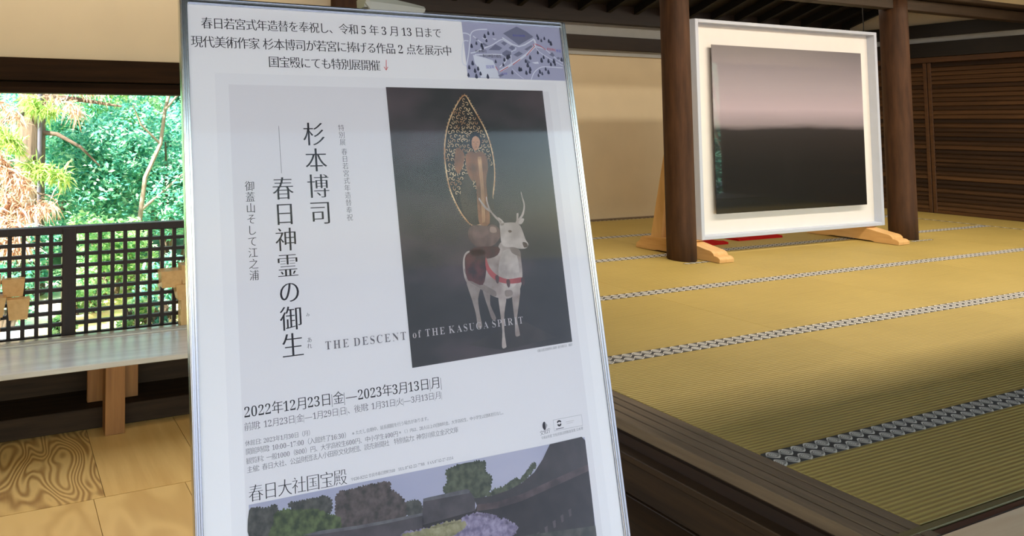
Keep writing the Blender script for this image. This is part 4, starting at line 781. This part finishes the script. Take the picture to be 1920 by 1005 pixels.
poly(bm, [(cu_ + 3.4 * math.cos(a), cv_ + .6 + 3.0 * math.sin(a)) for a in np.linspace(0, PI, 14)] + [(cu_ - 1.6, cv_ + .4), (cu_, cv_ + 1.6), (cu_ + 1.6, cv_ + .2)], W1)
stroke(bm, [(488.5, 546.2), (501.5, 546.2)], W1, .7)
obj('emblem', bm, INK['ink'], poster)['label'] = 'small round face-like emblem in a ruled box'
bm = B(); stroke(bm, [(506, 540), (520, 540)], W1, .6); stroke(bm, [(507, 542), (518, 542)], W1, .5); obj('lettering', bm, INK['light'], poster)

# --- map on the notice
bm = B(); poly(bm, [(404.5, 9.6), (579.5, 9.6), (578.5, 88), (406, 87.5)], NW); 
mapo = obj('map', bm, plain('map_lavender', lin(176, 174, 200), .6, .2, var=.06), notice); mapo['label'] = 'small grey and lavender illustrated map'
bm = B(); sc_ = .0 + 174 / 1425
for pts in K['M']['white']: poly(bm, pts, NW + .03)
for pts, wd_ in K['M']['roads']: stroke(bm, pts, NW + .035, wd_ * sc_, 3)
obj('map_roads', bm, plain('map_white', lin(226, 226, 238), .6, .2), notice)
MGREY = plain('map_grey', lin(128, 128, 152), .6, .2)
for pts in K['M']['blds']:
    bm = B(); poly(bm, pts, NW + .06); obj('map_building', bm, MGREY, notice)
bm = B()
for u, v in K['M']['trees']:
    s = random.uniform(1.8, 2.8); poly(bm, [(u, v - 2.0 * s), (u + .9 * s, v - .2 * s), (u + .75 * s, v + .7 * s), (u + .2 * s, v + .9 * s), (u - .5 * s, v + .8 * s), (u - .95 * s, v)], NW + .08, 2)
obj('map_trees', bm, plain('map_tree_grey', lin(70, 72, 92), .6, .2, var=.2, nscale=60), notice)
bm = B()
for pts in K['M']['red']: stroke(bm, pts, NW + .10, .9)
obj('map_route', bm, INK['red'], notice)['label'] = 'red dashed route on the map'
for txt, a, b_, col in K['MT']:
    bm = B(); put_text(bm, txt, a, b_, NW + .12, (0, .006)); obj('lettering', bm, INK[col], notice)

# --- statue picture: dark clouded ground, a pale deer carrying a robed figure before a gilt leaf-shaped halo
def clouds(name, stops, sx=1, sy=3, scale=5):
    m, t, b = nodes_of(name); tc = N(t, 'ShaderNodeTexCoord'); mp = N(t, 'ShaderNodeMapping'); mp.inputs['Scale'].default_value = (sx, sy, 1); t.links.new(tc.outputs['Generated'], mp.inputs[0])
    no = N(t, 'ShaderNodeTexNoise'); no.inputs['Scale'].default_value = scale; no.inputs['Detail'].default_value = 3; t.links.new(mp.outputs[0], no.inputs[0])
    t.links.new(ramp(t, no.outputs[0], stops), b.inputs['Base Color']); b.inputs['Roughness'].default_value = .45; return m
bm = B(); poly(bm, [(274, 103.3), (533.6, 103.4), (532.8, 443.4), (279.3, 447.2)], W2)
photo = obj('statue_picture', bm, clouds('dusky_cloud_print', [(.3, lin(22, 20, 21)), (.48, lin(44, 39, 41)), (.62, lin(74, 60, 64)), (.75, lin(88, 70, 75))], .6, 1.6, 2.4), poster)
photo['label'] = 'dark picture of a pale deer carrying a robed figure'
def pic(keys, name, m, w, src, n=3):
    bm = B()
    for k in keys: poly(bm, src[k], w, n)
    return obj(name, bm, m, poster)
Dd = K['D']
def tone(name, c1, c2, s=30): 
    m, t, b = nodes_of(name); tc = N(t, 'ShaderNodeTexCoord'); no = N(t, 'ShaderNodeTexNoise'); no.inputs['Scale'].default_value = s; no.inputs['Detail'].default_value = 4
    t.links.new(tc.outputs['Object'], no.inputs[0]); t.links.new(ramp(t, no.outputs[0], [(.35, c1), (.65, c2)]), b.inputs['Base Color']); b.inputs['Roughness'].default_value = .5; return m
hide = tone('print_deer_hide', lin(138, 120, 114), lin(186, 170, 164), 34)
hide_hi = tone('print_deer_highlight', lin(160, 146, 140), lin(204, 190, 184), 40)
gilt = tone('print_gilt', lin(176, 120, 76), lin(240, 210, 164), 60)
pic(['halo'], 'printed_halo', tone('print_halo_ground', lin(30, 24, 22), lin(44, 34, 28), 40), W3 - .04, Dd)
bm = B(); hp = catmull(Dd['halo'], 5) ; hp.append(hp[0])
stroke(bm, hp, W3, 1.8)
for i in range(0, len(hp) - 1):                                        # flame-like fringe
    p = np.array(hp[i]); d = np.array(hp[i + 1]) - p; nn = np.array((d[1], -d[0])); nn /= np.hypot(*nn) + 1e-9
    stroke(bm, [p, p + nn * 2.2 + d * .4], W3, .7)
hx = np.array(Dd['halo']); rs = random.Random(3)
inside = lambda u, v: sum(((hp[i][1] > v) != (hp[i + 1][1] > v)) and u < (hp[i + 1][0] - hp[i][0]) * (v - hp[i][1]) / (hp[i + 1][1] - hp[i][1] + 1e-9) + hp[i][0] for i in range(len(hp) - 1)) % 2
u0, u1, v0, v1 = hx[:, 0].min(), hx[:, 0].max(), hx[:, 1].min(), hx[:, 1].max()
v = v0 + 6; row = 0
while v < v1 - 40:
    u = u0 + (4 if row % 2 else 0)
    while u < u1:
        if inside(u, v) and inside(u + 3, v) and inside(u - 3, v):
            a0 = rs.uniform(0, 6.28); dr = rs.choice((1, -1))
            stroke(bm, [(u + (3.3 - .42 * k) * math.cos(a0 + dr * k * .75), v + (3.3 - .42 * k) * math.sin(a0 + dr * k * .75)) for k in range(8)], W3, .85)
        u += 6.6
    v += 6.2; row += 1
obj('printed_halo_tracery', bm, gilt, poster)
pic(['mantle'], 'printed_robe', tone('print_mantle', lin(40, 34, 32), lin(64, 50, 42)), W3 + .02, Dd)
pic(['robe', 'gold'], 'printed_robe', tone('print_robe', lin(104, 66, 44), lin(158, 104, 70), 50), W3 + .04, Dd)
pic(['shade'], 'printed_robe', tone('print_robe_shade', lin(46, 40, 36), lin(72, 58, 46)), W3 + .035, Dd)
bm = B()
for k, x in enumerate((.2, .4, .6, .8)):
    a, b_ = np.array(Dd['fold'][0]), np.array(Dd['fold'][1]); c, d = np.array(Dd['fold'][5]), np.array(Dd['fold'][4])
    stroke(bm, [a + (b_ - a) * x, (a + (b_ - a) * x) * .5 + (c + (d - c) * x) * .5 + np.array((1.5, 0)), c + (d - c) * x], W3 + .07, [.5, 1.6, .8], 4)
obj('printed_robe_folds', bm, tone('print_fold', lin(170, 122, 84), lin(206, 160, 116)), poster)
pic(['hair'], 'printed_hair', INK['ink'], W3 + .06, Dd); pic(['face'], 'printed_face', tone('print_face', lin(176, 122, 90), lin(206, 152, 116)), W3 + .08, Dd)
bm = B(); fc = np.array(Dd['face']).mean(0)
for s in (-1, 1): stroke(bm, [fc + (s * 3.2 - 1.6, -1.6), fc + (s * 3.2 + 1.6, -1.4)], W3 + .1, .5)
stroke(bm, [fc + (-1.2, 5.2), fc + (1.4, 5.2)], W3 + .1, .6); stroke(bm, [fc + (.4, -.6), fc + (.9, 2.6)], W3 + .1, .4)
obj('printed_face_lines', bm, INK['ink'], poster)
pic(['cloud'], 'printed_lotus_seat', tone('print_lotus', lin(84, 62, 60), lin(122, 94, 90), 60), W3 + .02, Dd); pic(['cloudlit'], 'printed_lotus_seat', tone('print_lotus_lit', lin(150, 122, 112), lin(176, 150, 138)), W3 + .05, Dd)
pic(['plinth'], 'printed_plinth', tone('print_plinth', lin(40, 35, 35), lin(56, 48, 47)), W3 - .05, Dd, 0)
pic(['legc', 'legd'], 'printed_leg', tone('print_deer_shade', lin(118, 102, 98), lin(158, 142, 136)), W3, Dd)
pic(['lega', 'legb'], 'printed_leg', hide, W3 + .06, Dd); pic(['body'], 'printed_body', hide, W3 + .04, Dd); pic(['chest'], 'printed_chest', hide_hi, W3 + .055, Dd)
pic(['flank', 'leggap'], 'printed_shade', tone('print_deer_underside', lin(112, 96, 92), lin(146, 130, 124)), W3 + .056, Dd); pic(['jaw'], 'printed_shade', tone('print_deer_throat', lin(120, 104, 98), lin(150, 134, 128)), W3 + .07, Dd)
pic(['head', 'ear', 'ear2'], 'printed_head', hide_hi, W3 + .09, Dd); pic(['nose', 'eye'], 'printed_muzzle', tone('print_muzzle', lin(70, 52, 48), lin(96, 74, 68)), W3 + .11, Dd)
bm = B()
for k in ('antl', 'antl2', 'antr', 'antr2'): stroke(bm, K['L'][k], W3 + .1, [3.2] * 6 + [2.4] * 6 + [1.5] * 6, 4)
obj('printed_antlers', bm, hide, poster)
pic(['saddle', 'saddleb'], 'printed_saddle', tone('print_saddle', lin(52, 34, 36), lin(98, 50, 50), 70), W3 + .08, Dd)
pic(['band'], 'printed_chest_band', tone('print_band', lin(150, 62, 66), lin(176, 84, 84)), W3 + .1, Dd)
bm = B()
for i in (2, 3, 4):
    p = np.array(Dd['band'][i]); poly(bm, [p + (-3, 2), p + (0, 0), p + (3, 2), p + (2.4, 8), p + (0, 11), p + (-2.4, 8)], W3 + .12, 2)
obj('printed_tassels', bm, tone('print_tassel', lin(66, 44, 46), lin(88, 60, 60)), poster)

# --- garden picture along the foot of the poster
Bb = K['B']; VB = SHT - RW - 2
clip = lambda pts: [(min(max(u, 61), 534.4), min(max(v, 560.4), VB)) for u, v in pts]
for k in Bb: Bb[k] = clip(Bb[k])
bm = B(); poly(bm, [(61, 560.4), (534.4, 562.4), (534.4, VB), (61, VB)], W2)
gp = obj('garden_picture', bm, clouds('print_evening_sky', [(.3, lin(160, 160, 186)), (.7, lin(184, 180, 200))], 1, 2, 2), poster); gp['label'] = 'picture of tiled roofs, trees and wisteria'
def foliage(keys, name, m, w, seed, dens=.16, s=2.2):
    rr = random.Random(seed); bm = B()
    for k in keys:
        pts = catmull(Bb[k], 3); poly(bm, pts, w)
        n = len(pts)
        for i in range(n):                                            # leafy edge
            a, b_ = np.array(pts[i]), np.array(pts[(i + 1) % n]); m_ = max(1, int(np.hypot(*(b_ - a)) / 2.4))
            for j in range(m_):
                p = a + (b_ - a) * j / m_; rad = rr.uniform(1.0, s)
                if p[1] > 562.5 + rad and p[0] > 62 + rad: poly(bm, [p + (rad * math.cos(q) * rr.uniform(.6, 1.3), rad * math.sin(q) * rr.uniform(.6, 1.3)) for q in np.linspace(0, 6.28, 8)[:-1]], w + .005)
    return obj(name, bm, m, poster)
foliage(['tree', 'tree5', 'tree3'], 'printed_trees', tone('print_tree_dull', lin(52, 52, 50), lin(86, 84, 78), 110), W3 - .04, 1)
foliage(['tree4'], 'printed_trees', tone('print_tree_brown', lin(58, 52, 50), lin(98, 84, 82), 110), W3 - .03, 2)
foliage(['tree2'], 'printed_trees', tone('print_tree_green', lin(46, 58, 34), lin(92, 104, 62), 110), W3 - .02, 3)
foliage(['tree6', 'bush'], 'printed_trees', tone('print_tree_olive', lin(52, 58, 44), lin(92, 96, 74), 110), W3 - .01, 4)
pic(['wallroof', 'gate'], 'printed_roofs', tone('print_roof', lin(62, 56, 60), lin(82, 74, 78), 40), W3 + .01, Bb, 0)
pic(['walltop', 'gatetop'], 'printed_roof_ridges', tone('print_ridge', lin(84, 80, 86), lin(108, 104, 108), 60), W3 + .02, Bb, 0)
pic(['eave'], 'printed_hall_wall', tone('print_hall_dark', lin(30, 26, 28), lin(46, 38, 40), 40), W3 + .02, Bb, 0)
pic(['hall'], 'printed_hall_roof', tone('print_hall_roof', lin(46, 42, 44), lin(66, 58, 60), 30), W3 + .04, Bb, 0)
pic(['eavelit'], 'printed_eave', tone('print_eave', lin(58, 46, 48), lin(96, 78, 78), 40), W3 + .05, Bb, 0)
bm = B()
for k in range(9):
    u = 385 + k * 13.5; vv = 676 - k * 4.2
    poly(bm, [(u, vv), (u + 5, vv - 1.2), (u + 4.4, vv + 7), (u + .8, vv + 8)], W3 + .06)
bm2 = bm; obj('printed_lanterns', bm, tone('print_lantern', lin(66, 56, 58), lin(92, 80, 82)), poster)
bm = B(); poly(bm, [(61, 622), (200, 632), (330, 650), (534.4, 668), (534.4, VB), (61, VB)], W3 + .065)
obj('printed_garden_ground', bm, tone('print_garden_ground', lin(44, 46, 40), lin(78, 76, 68), 60), poster)
foliage(['wist'], 'printed_wisteria', tone('print_wisteria', lin(108, 96, 124), lin(160, 148, 174), 140), W3 + .07, 5, s=4.5)
foliage(['wisty'], 'printed_wisteria', tone('print_wisteria_leaf', lin(128, 122, 84), lin(164, 154, 122), 140), W3 + .09, 6, s=3.5)

bm = B(); sbox(bm, RW - 2, SWD - RW + 2, RW - 2, SHT - RW + 2, .35, .75)
obj('cover_sheet', bm, pane_material('clear_cover', ior=1.2, rough=.05), fr)['label'] = 'clear glossy cover sheet'

# --- stand: column, two front legs, tray, rear strut and the plastic clip on the frame's top edge
st = thing('sign_stand', 'metal sign stand behind the poster, its clip gripping the top of the frame', 'sign stand', (mid.x, mid.y + .12, 0))
def W3D(u, v, w): return fr.matrix_world @ UV(u, v, w)
bm = B(); a = W3D(304.5, -14, -22); b_ = W3D(304.5, SHT + 20, -22)
tube(bm, [a + SUP * .06, a, b_, Vector((b_.x, b_.y - .01, .03))], .010, 14); obj('column', bm, alu, st)
for s in (-1, 1):
    bm = B(); tube(bm, [Vector((b_.x, b_.y, .36)), Vector((b_.x + s * .27, b_.y - .10, .012))], .010, 12); obj('leg', bm, alu, st)
bm = B(); tube(bm, [Vector((b_.x, b_.y + .012, 1.10)), Vector((b_.x, b_.y + .48, .012))], .010, 12); obj('leg', bm, alu, st)
q = fr.matrix_world @ UV(SWD / 2, SHT + 4, 0)
bm = B(); box(bm, q.x - .17, q.x + .17, q.y - .012, q.y + .03, q.z - .014, q.z + .0005, .002); obj('tray', bm, alu, st)
# clip
bm = B()
prof = [(0, 3.2), (1.8, 5.5), (3.6, 6.5), (3.0, 8.5), (-1, 9.5), (-20, 9.0), (-24, 5)]
us = np.linspace(248.5, 339, 14)
def ring(u):
    tt = (u - 248.5) / 90.5; top = -16.5 + 10.5 * tt ** 1.5 if tt > .06 else -14.5
    low = 2.0 if .05 < tt else -6
    return [UV(u, low, 3.4), UV(u, low, 6.2), UV(u, (low + top) / 2, 9.0), UV(u, top, 6.5), UV(u, top - .5, 2), UV(u, top, -14), UV(u, -1.2, -14), UV(u, -1.2, 3.4)]
rings = [[bm.verts.new(fr.matrix_world @ p - st.location) for p in ring(u)] for u in us]
for r1, r2 in zip(rings, rings[1:]):
    for k in range(8): bm.faces.new((r1[k], r1[(k + 1) % 8], r2[(k + 1) % 8], r2[k]))
bm.faces.new(rings[0]); bm.faces.new(rings[-1][::-1]); bmesh.ops.recalc_face_normals(bm, faces=bm.faces)
bm.transform(Matrix.Translation(st.location)); obj('clip', bm, plastic, st)['label'] = 'cloudy grey plastic clip'
# ------------------------------------------------------------------ garden outside
def soil():  # bright patches are sunlit spots put into the ground colour
    m, t, b = nodes_of('sun_patch_soil'); tc = N(t, 'ShaderNodeTexCoord'); no = N(t, 'ShaderNodeTexNoise'); no.inputs['Scale'].default_value = 1.1; no.inputs['Detail'].default_value = 8
    t.links.new(tc.outputs['Object'], no.inputs[0])
    t.links.new(ramp(t, no.outputs[0], [(.36, lin(120, 168, 96)), (.45, lin(190, 196, 110)), (.52, lin(232, 196, 140)), (.58, lin(236, 226, 210)), (.66, lin(170, 196, 206))]), b.inputs['Base Color']); b.inputs['Roughness'].default_value = .95; return m
bm = B(); nx, ny = 60, 60
g = [[None] * (ny + 1) for _ in range(nx + 1)]
for i in range(nx + 1):
    for j in range(ny + 1):
        x = -14 + 44 * i / nx; y = 3.95 + 34 * j / ny
        z = -.42 + .05 * math.sin(x * 1.3) * math.cos(y * 1.7) + (max(0, y - 9.5) * .42)
        g[i][j] = bm.verts.new((x, y, z))
for i in range(nx):
    for j in range(ny): bm.faces.new((g[i][j], g[i + 1][j], g[i + 1][j + 1], g[i][j + 1]))
SOIL = soil()
MOSS = plain('mossy_slope', lin(84, 120, 78), .95, .2, var=.5, nscale=6)
for f in bm.faces: f.material_index = 1 if sum(v.co.y for v in f.verts) > 37.2 else 0
struct('ground', bm, [SOIL, MOSS], True)
bm = B(); box(bm, -40, 60, -60, -1.75, -.5, -.35); box(bm, XR + .6, 60, -2.42, 3.9, -.5, -.35)
struct('ground_2', bm, plain('grey_gravel', lin(74, 79, 92), .95, .2, var=.25, nscale=30))

def leaves(centres, normals_up, size, aspect=.5, droop=.2, rng=RNG):
    """-> verts, faces for pointed leaves (two bent quads each)"""
    n = len(centres); c = np.asarray(centres)
    d = rng.normal(size=(n, 3)); d[:, 2] *= .5; d[:, 2] -= droop; d /= np.linalg.norm(d, axis=1)[:, None]
    up = rng.normal(size=(n, 3)) * .55 + np.array([0, -.25, 1.]) * normals_up; s = np.cross(d, up); s /= np.linalg.norm(s, axis=1)[:, None] + 1e-9
    nn = np.cross(s, d); L = (size * rng.uniform(.65, 1.35, n))[:, None]; w = L * aspect / 2
    base = c - d * L * .5; tip = c + d * L * .5 - nn * L * .08; l = c + s * w + nn * w * .35; r = c - s * w + nn * w * .35
    v = np.stack([base, l, tip, r], 1).reshape(-1, 3)
    k = np.arange(n)[:, None] * 4
    f = np.concatenate([k + np.array([[0, 1, 2]]), k + np.array([[0, 2, 3]])], 1).reshape(-1, 3)
    return v, f
def raw_mesh(name, v, f, m, parent):
    me = bpy.data.meshes.new(name); v = np.asarray(v, float) - np.array(parent.location)
    me.vertices.add(len(v)); me.vertices.foreach_set('co', v.ravel())
    k = f.shape[1]; me.loops.add(f.size); me.loops.foreach_set('vertex_index', f.ravel().astype(np.int32))
    me.polygons.add(len(f)); me.polygons.foreach_set('loop_start', np.arange(0, f.size, k, dtype=np.int32)); me.update(calc_edges=True)
    me.materials.append(m); o = bpy.data.objects.new(name, me); C.objects.link(o); o.parent = parent; return o

teal = leafmat('teal_green_leaves', [(0, lin(70, 146, 134)), (.35, lin(104, 188, 164)), (.7, lin(146, 214, 180)), (1, lin(206, 238, 204))])
green = leafmat('fresh_green_leaves', [(0, lin(104, 170, 120)), (.4, lin(150, 206, 140)), (.8, lin(200, 230, 166)), (1, lin(238, 244, 206))])
dark = leafmat('dark_evergreen_leaves', [(0, lin(56, 118, 108)), (.5, lin(86, 160, 140)), (1, lin(136, 200, 172))])
frond_g = leafmat('green_cedar_sprays', [(0, lin(128, 172, 88)), (.6, lin(172, 204, 116)), (1, lin(214, 210, 140))])
frond_d = leafmat('dead_cedar_sprays', [(0, lin(168, 124, 96)), (.45, lin(208, 174, 146)), (1, lin(238, 224, 210))], .35)
bark = wood('grey_brown_bark', lin(64, 56, 46), lin(116, 102, 86), 2, 1.5, .9, 8, .6)
bark_dark = wood('dark_branch_bark', lin(62, 52, 44), lin(108, 94, 80), 0, 1.5, .9, 8, .4)
bark_pale = wood('pale_bark', lin(112, 100, 86), lin(160, 146, 128), 2, 1.5, .9, 8, .4)

def blob_leaves(blobs, n, size, m, parent, aspect=.5):
    vol = np.array([b[3] * b[4] * b[5] for b in blobs]) ** (2 / 3); cnt = (n * vol / vol.sum()).astype(int); cs = []
    for (x, y, z, rx, ry, rz), k in zip(blobs, cnt):
        d = RNG.normal(size=(k, 3)); d /= np.linalg.norm(d, axis=1)[:, None]; r = RNG.uniform(.55, 1.05, k)[:, None] ** .6
        cs.append(d * r * np.array([rx, ry, rz]) + np.array([x, y, z]))
    c = np.concatenate(cs); c = c[c[:, 2] > -.35 + np.maximum(0, c[:, 1] - 9.5) * .42]
    v, f = leaves(c, 1.0, size, aspect); return raw_mesh('foliage', v, f, m, parent)
def shrub(x, y, z0, h, r, n, size, m, label, stems=4, seed=0, group='evergreen shrubs in the garden'):
    rr = random.Random(seed); t_ = thing('shrub', label, 'shrub', (x, y, z0), group)
    blobs = []
    for k in range(16):
        a = rr.uniform(0, 6.28); q = rr.uniform(0, 1) ** .5 * r * .8; zz = z0 + h * rr.uniform(.15, .92)
        s = r * rr.uniform(.32, .5) * (1.15 - .35 * (zz - z0) / h); blobs.append((x + q * math.cos(a), y + q * math.sin(a) * .8, zz, s, s, s * .8))
    blob_leaves(blobs, n, size, m, t_)
    bm = B()
    for k in range(stems):
        a = rr.uniform(0, 6.28); tip = Vector((x + r * .6 * math.cos(a), y + r * .5 * math.sin(a), z0 + h * rr.uniform(.6, .9)))
        p0 = Vector((x + rr.uniform(-.1, .1), y, z0 - .1)); tube(bm, [p0, p0.lerp(tip, .5) + Vector((rr.uniform(-.1, .1), 0, .1)), tip], [.04, .028, .012], 7)
    obj('stem', bm, bark, t_); return t_

gz = lambda y: -.42 + max(0, y - 9.5) * .42
shrub(.55, 9.2, gz(9.2), 2.7, 1.15, 14000, .082, teal, 'teal-green evergreen shrub in the middle of the window view', seed=1)
shrub(2.35, 8.7, gz(8.7), 2.9, 1.15, 14000, .082, teal, 'large blue-green evergreen shrub at the right of the window view, by the poster edge', seed=2)
shrub(1.45, 10.3, gz(10.3), 3.2, 1.3, 14000, .082, green, 'bright yellow-green shrub behind the middle shrubs', seed=3)
shrub(-.95, 9.6, gz(9.6), 2.6, 1.2, 10000, .082, green, 'fresh green shrub behind the dead cedar sprays at the left', seed=4)
shrub(1.3, 7.6, gz(7.6), 1.05, .55, 3500, .075, green, 'low green shrub just beyond the lattice railing', 3, seed=6)
shrub(.35, 7.9, gz(7.9), .95, .5, 3000, .075, teal, 'low blue-green shrub beyond the lattice, left of the low green one', 3, seed=7)
for k, (x, y, h, r, m_) in enumerate(((.95, 7.1, .40, .26, green), (.12, 6.9, .7, .34, teal), (1.75, 6.7, .7, .30, teal), (.62, 6.3, .24, .14, green), (1.30, 6.1, .45, .16, green), (1.52, 6.4, .4, .16, dark))):
    shrub(x, y, gz(y), h, r, 900, .06, m_, ['small light green plant on the ground beyond the middle of the lattice', 'small blue-green plant beyond the lattice post', 'small blue-green plant beyond the right end of the lattice', 'lowest tuft of green leaves right of the lattice post', 'slim light green plant near the railing, seen through the right of the lattice', 'small dark plant near the railing, seen through the right end of the lattice'][k], 3, 60 + k, 'small plants beyond the lattice')
for k, (x, y, h, r, m_) in enumerate(((-1.9, 12.6, 2.1, 1.5, dark), (.5, 13.2, 2.1, 1.5, dark), (3.0, 12.8, 2.2, 1.6, teal), (5.2, 13.4, 2.2, 1.5, dark))):
    shrub(x, y, gz(y), h, r, 8000, .13, m_, ['dark thicket on the slope behind the trunk', 'dark thicket on the slope, middle of the window view', 'blue-green thicket on the slope at the right of the window view', 'dark thicket on the slope, mostly hidden by the poster frame'][k], 3, 20 + k, 'thickets on the slope')

# cedar: trunk with lopped branch, green sprays and hanging dead sprays
t_ = thing('cedar_tree', 'old cedar with thick trunk and hanging brown dead sprays, left of the window', 'tree', (.38, 8.2, gz(8.2)))
bm = B(); tube(bm, [(.36, 8.2, -.6), (.37, 8.2, .6), (.40, 8.2, 2.0), (.42, 8.25, 4.5), (.45, 8.3, 7)], [.24, .20, .17, .14, .09], 18); obj('trunk', bm, bark, t_)
bm = B(); tube(bm, [(.40, 8.15, 1.62), (.70, 8.05, 1.58), (.98, 7.95, 1.42), (1.22, 7.9, 1.18)], [.034, .028, .02, .008], 10); tube(bm, [(.42, 8.1, 2.05), (.9, 7.9, 2.02), (1.45, 7.7, 1.93)], [.05, .03, .012], 8)
tube(bm, [(.40, 8.1, 1.9), (.05, 7.4, 1.75), (-.1, 6.9, 1.45), (.02, 6.6, 1.1)], [.05, .035, .02, .01], 8); tube(bm, [(.4, 8.1, 1.3), (.25, 7.3, 1.22), (.36, 6.8, 1.0), (.52, 6.6, .98)], [.04, .025, .014, .006], 8); obj('branch', bm, bark_dark, t_)
def sprays(paths, per, length, width, m, name, droop=.9):
    V_, F_ = [], []; base = 0
    for path in paths:
        P = np.array(path, float)
        for _ in range(per):
            s = RNG.uniform(0, len(P) - 1.001); i = int(s); p = P[i] + (P[i + 1] - P[i]) * (s - i) + RNG.normal(size=3) * .03
            d = RNG.normal(size=3) * .6 + np.array([0, -.1, -droop]); d /= np.linalg.norm(d); sd = np.cross(d, RNG.normal(size=3)); sd /= np.linalg.norm(sd)
            L = length * RNG.uniform(.5, 1.3); w = width * RNG.uniform(.7, 1.3)
            b = p + d * L * .5 + np.array([0, 0, .15 * L]); e = p + d * L
            V_ += [p - sd * w * .3, p + sd * w * .3, b + sd * w * .5, b - sd * w * .5, e]; F_ += [(base, base + 1, base + 2), (base, base + 2, base + 3), (base + 3, base + 2, base + 4)]; base += 5
    return raw_mesh(name, np.array(V_), np.array(F_), m, t_)
sprays([[(-.05, 6.7, 1.45), (.10, 6.6, 1.22), (.30, 6.5, 1.08)], [(.02, 6.6, 1.05), (.25, 6.5, .85), (.52, 6.45, .92)], [(-.2, 6.6, 1.0), (.05, 6.5, .78), (.22, 6.4, .70)], [(-.15, 6.5, .66), (.1, 6.4, .55), (.30, 6.4, .52)]], 520, .17, .016, frond_d, 'dead_sprays')
sprays([[(.3, 7.9, 2.25), (.8, 7.8, 2.18), (1.25, 7.7, 2.1)], [(.45, 7.7, 2.05), (.85, 7.5, 1.95), (.9, 7.5, 1.8)], [(-.1, 7.2, 2.0), (.15, 7.1, 1.85), (.2, 7, 1.7)]], 130, .20, .016, frond_d, 'dead_sprays')
sprays([[(.28, 6.9, 1.28), (.45, 6.8, 1.22), (.68, 6.7, 1.16)], [(-.1, 7, 1.62), (.1, 6.9, 1.58), (.2, 6.8, 1.45)], [(1.0, 7.9, 2.22), (1.3, 7.8, 2.2), (1.6, 7.7, 2.16)], [(.3, 7.5, 2.0), (.4, 7.4, 1.9), (.6, 7.3, 1.86)]], 380, .16, .018, frond_g, 'green_sprays', .45)
# slim pale tree at the right of the view
t_ = thing('slender_tree', 'slender pale leaning trunk among the shrubs at the right of the window', 'tree', (1.75, 7.9, gz(7.9)))
bm = B(); tube(bm, [(1.62, 7.9, -.45), (1.74, 7.9, .55), (1.80, 7.9, 1.02), (2.0, 7.9, 1.45), (2.06, 7.9, 1.9), (2.22, 7.9, 2.5), (2.3, 7.9, 3.6)], [.034, .032, .03, .027, .024, .02, .014], 10); obj('trunk', bm, bark_pale, t_)
bm = B(); tube(bm, [(1.74, 7.9, .6), (2.1, 7.8, .92), (2.45, 7.75, 1.22)], [.02, .016, .008], 8); tube(bm, [(2.0, 7.9, 1.45), (1.72, 7.8, 1.7), (1.6, 7.75, 1.95)], [.016, .012, .006], 7); tube(bm, [(2.06, 7.9, 1.9), (2.3, 7.8, 2.2)], [.02, .01], 7); obj('branch', bm, bark_pale, t_)
blob_leaves([(2.3, 7.95, 3.2, .9, .6, .7), (2.6, 7.9, 2.2, .35, .3, .25), (1.6, 7.8, 2.15, .3, .25, .2)], 2600, .085, teal, t_)
# dark service pole strapped beside the cedar trunk
bm = B(); tube(bm, [(.462, 7.62, -.45), (.462, 7.62, 5.5)], .026, 12)
o = obj('metal_pole', bm, plain('dark_pole', lin(84, 84, 96), .5)); recenter(o); tag(o, 'thin dark upright pole in front of the cedar trunk', 'pole')
# evergreens beyond the open front of the hall (seen only mirrored in the print)
for k, (x, y) in enumerate(((16.7, -1.3), (19.4, -3.0), (22.5, -4.2))):
    shrub(x, y, -.36, 4.2, 1.7, 3500, .18, (teal, dark, green)[k], ('blue-green shrub outside the open front, nearest the slatted wall', 'dark shrub outside the open front, farthest right', 'fresh green shrub outside the open front, farthest forward')[k], 3, 40 + k, 'shrubs beyond the open front')
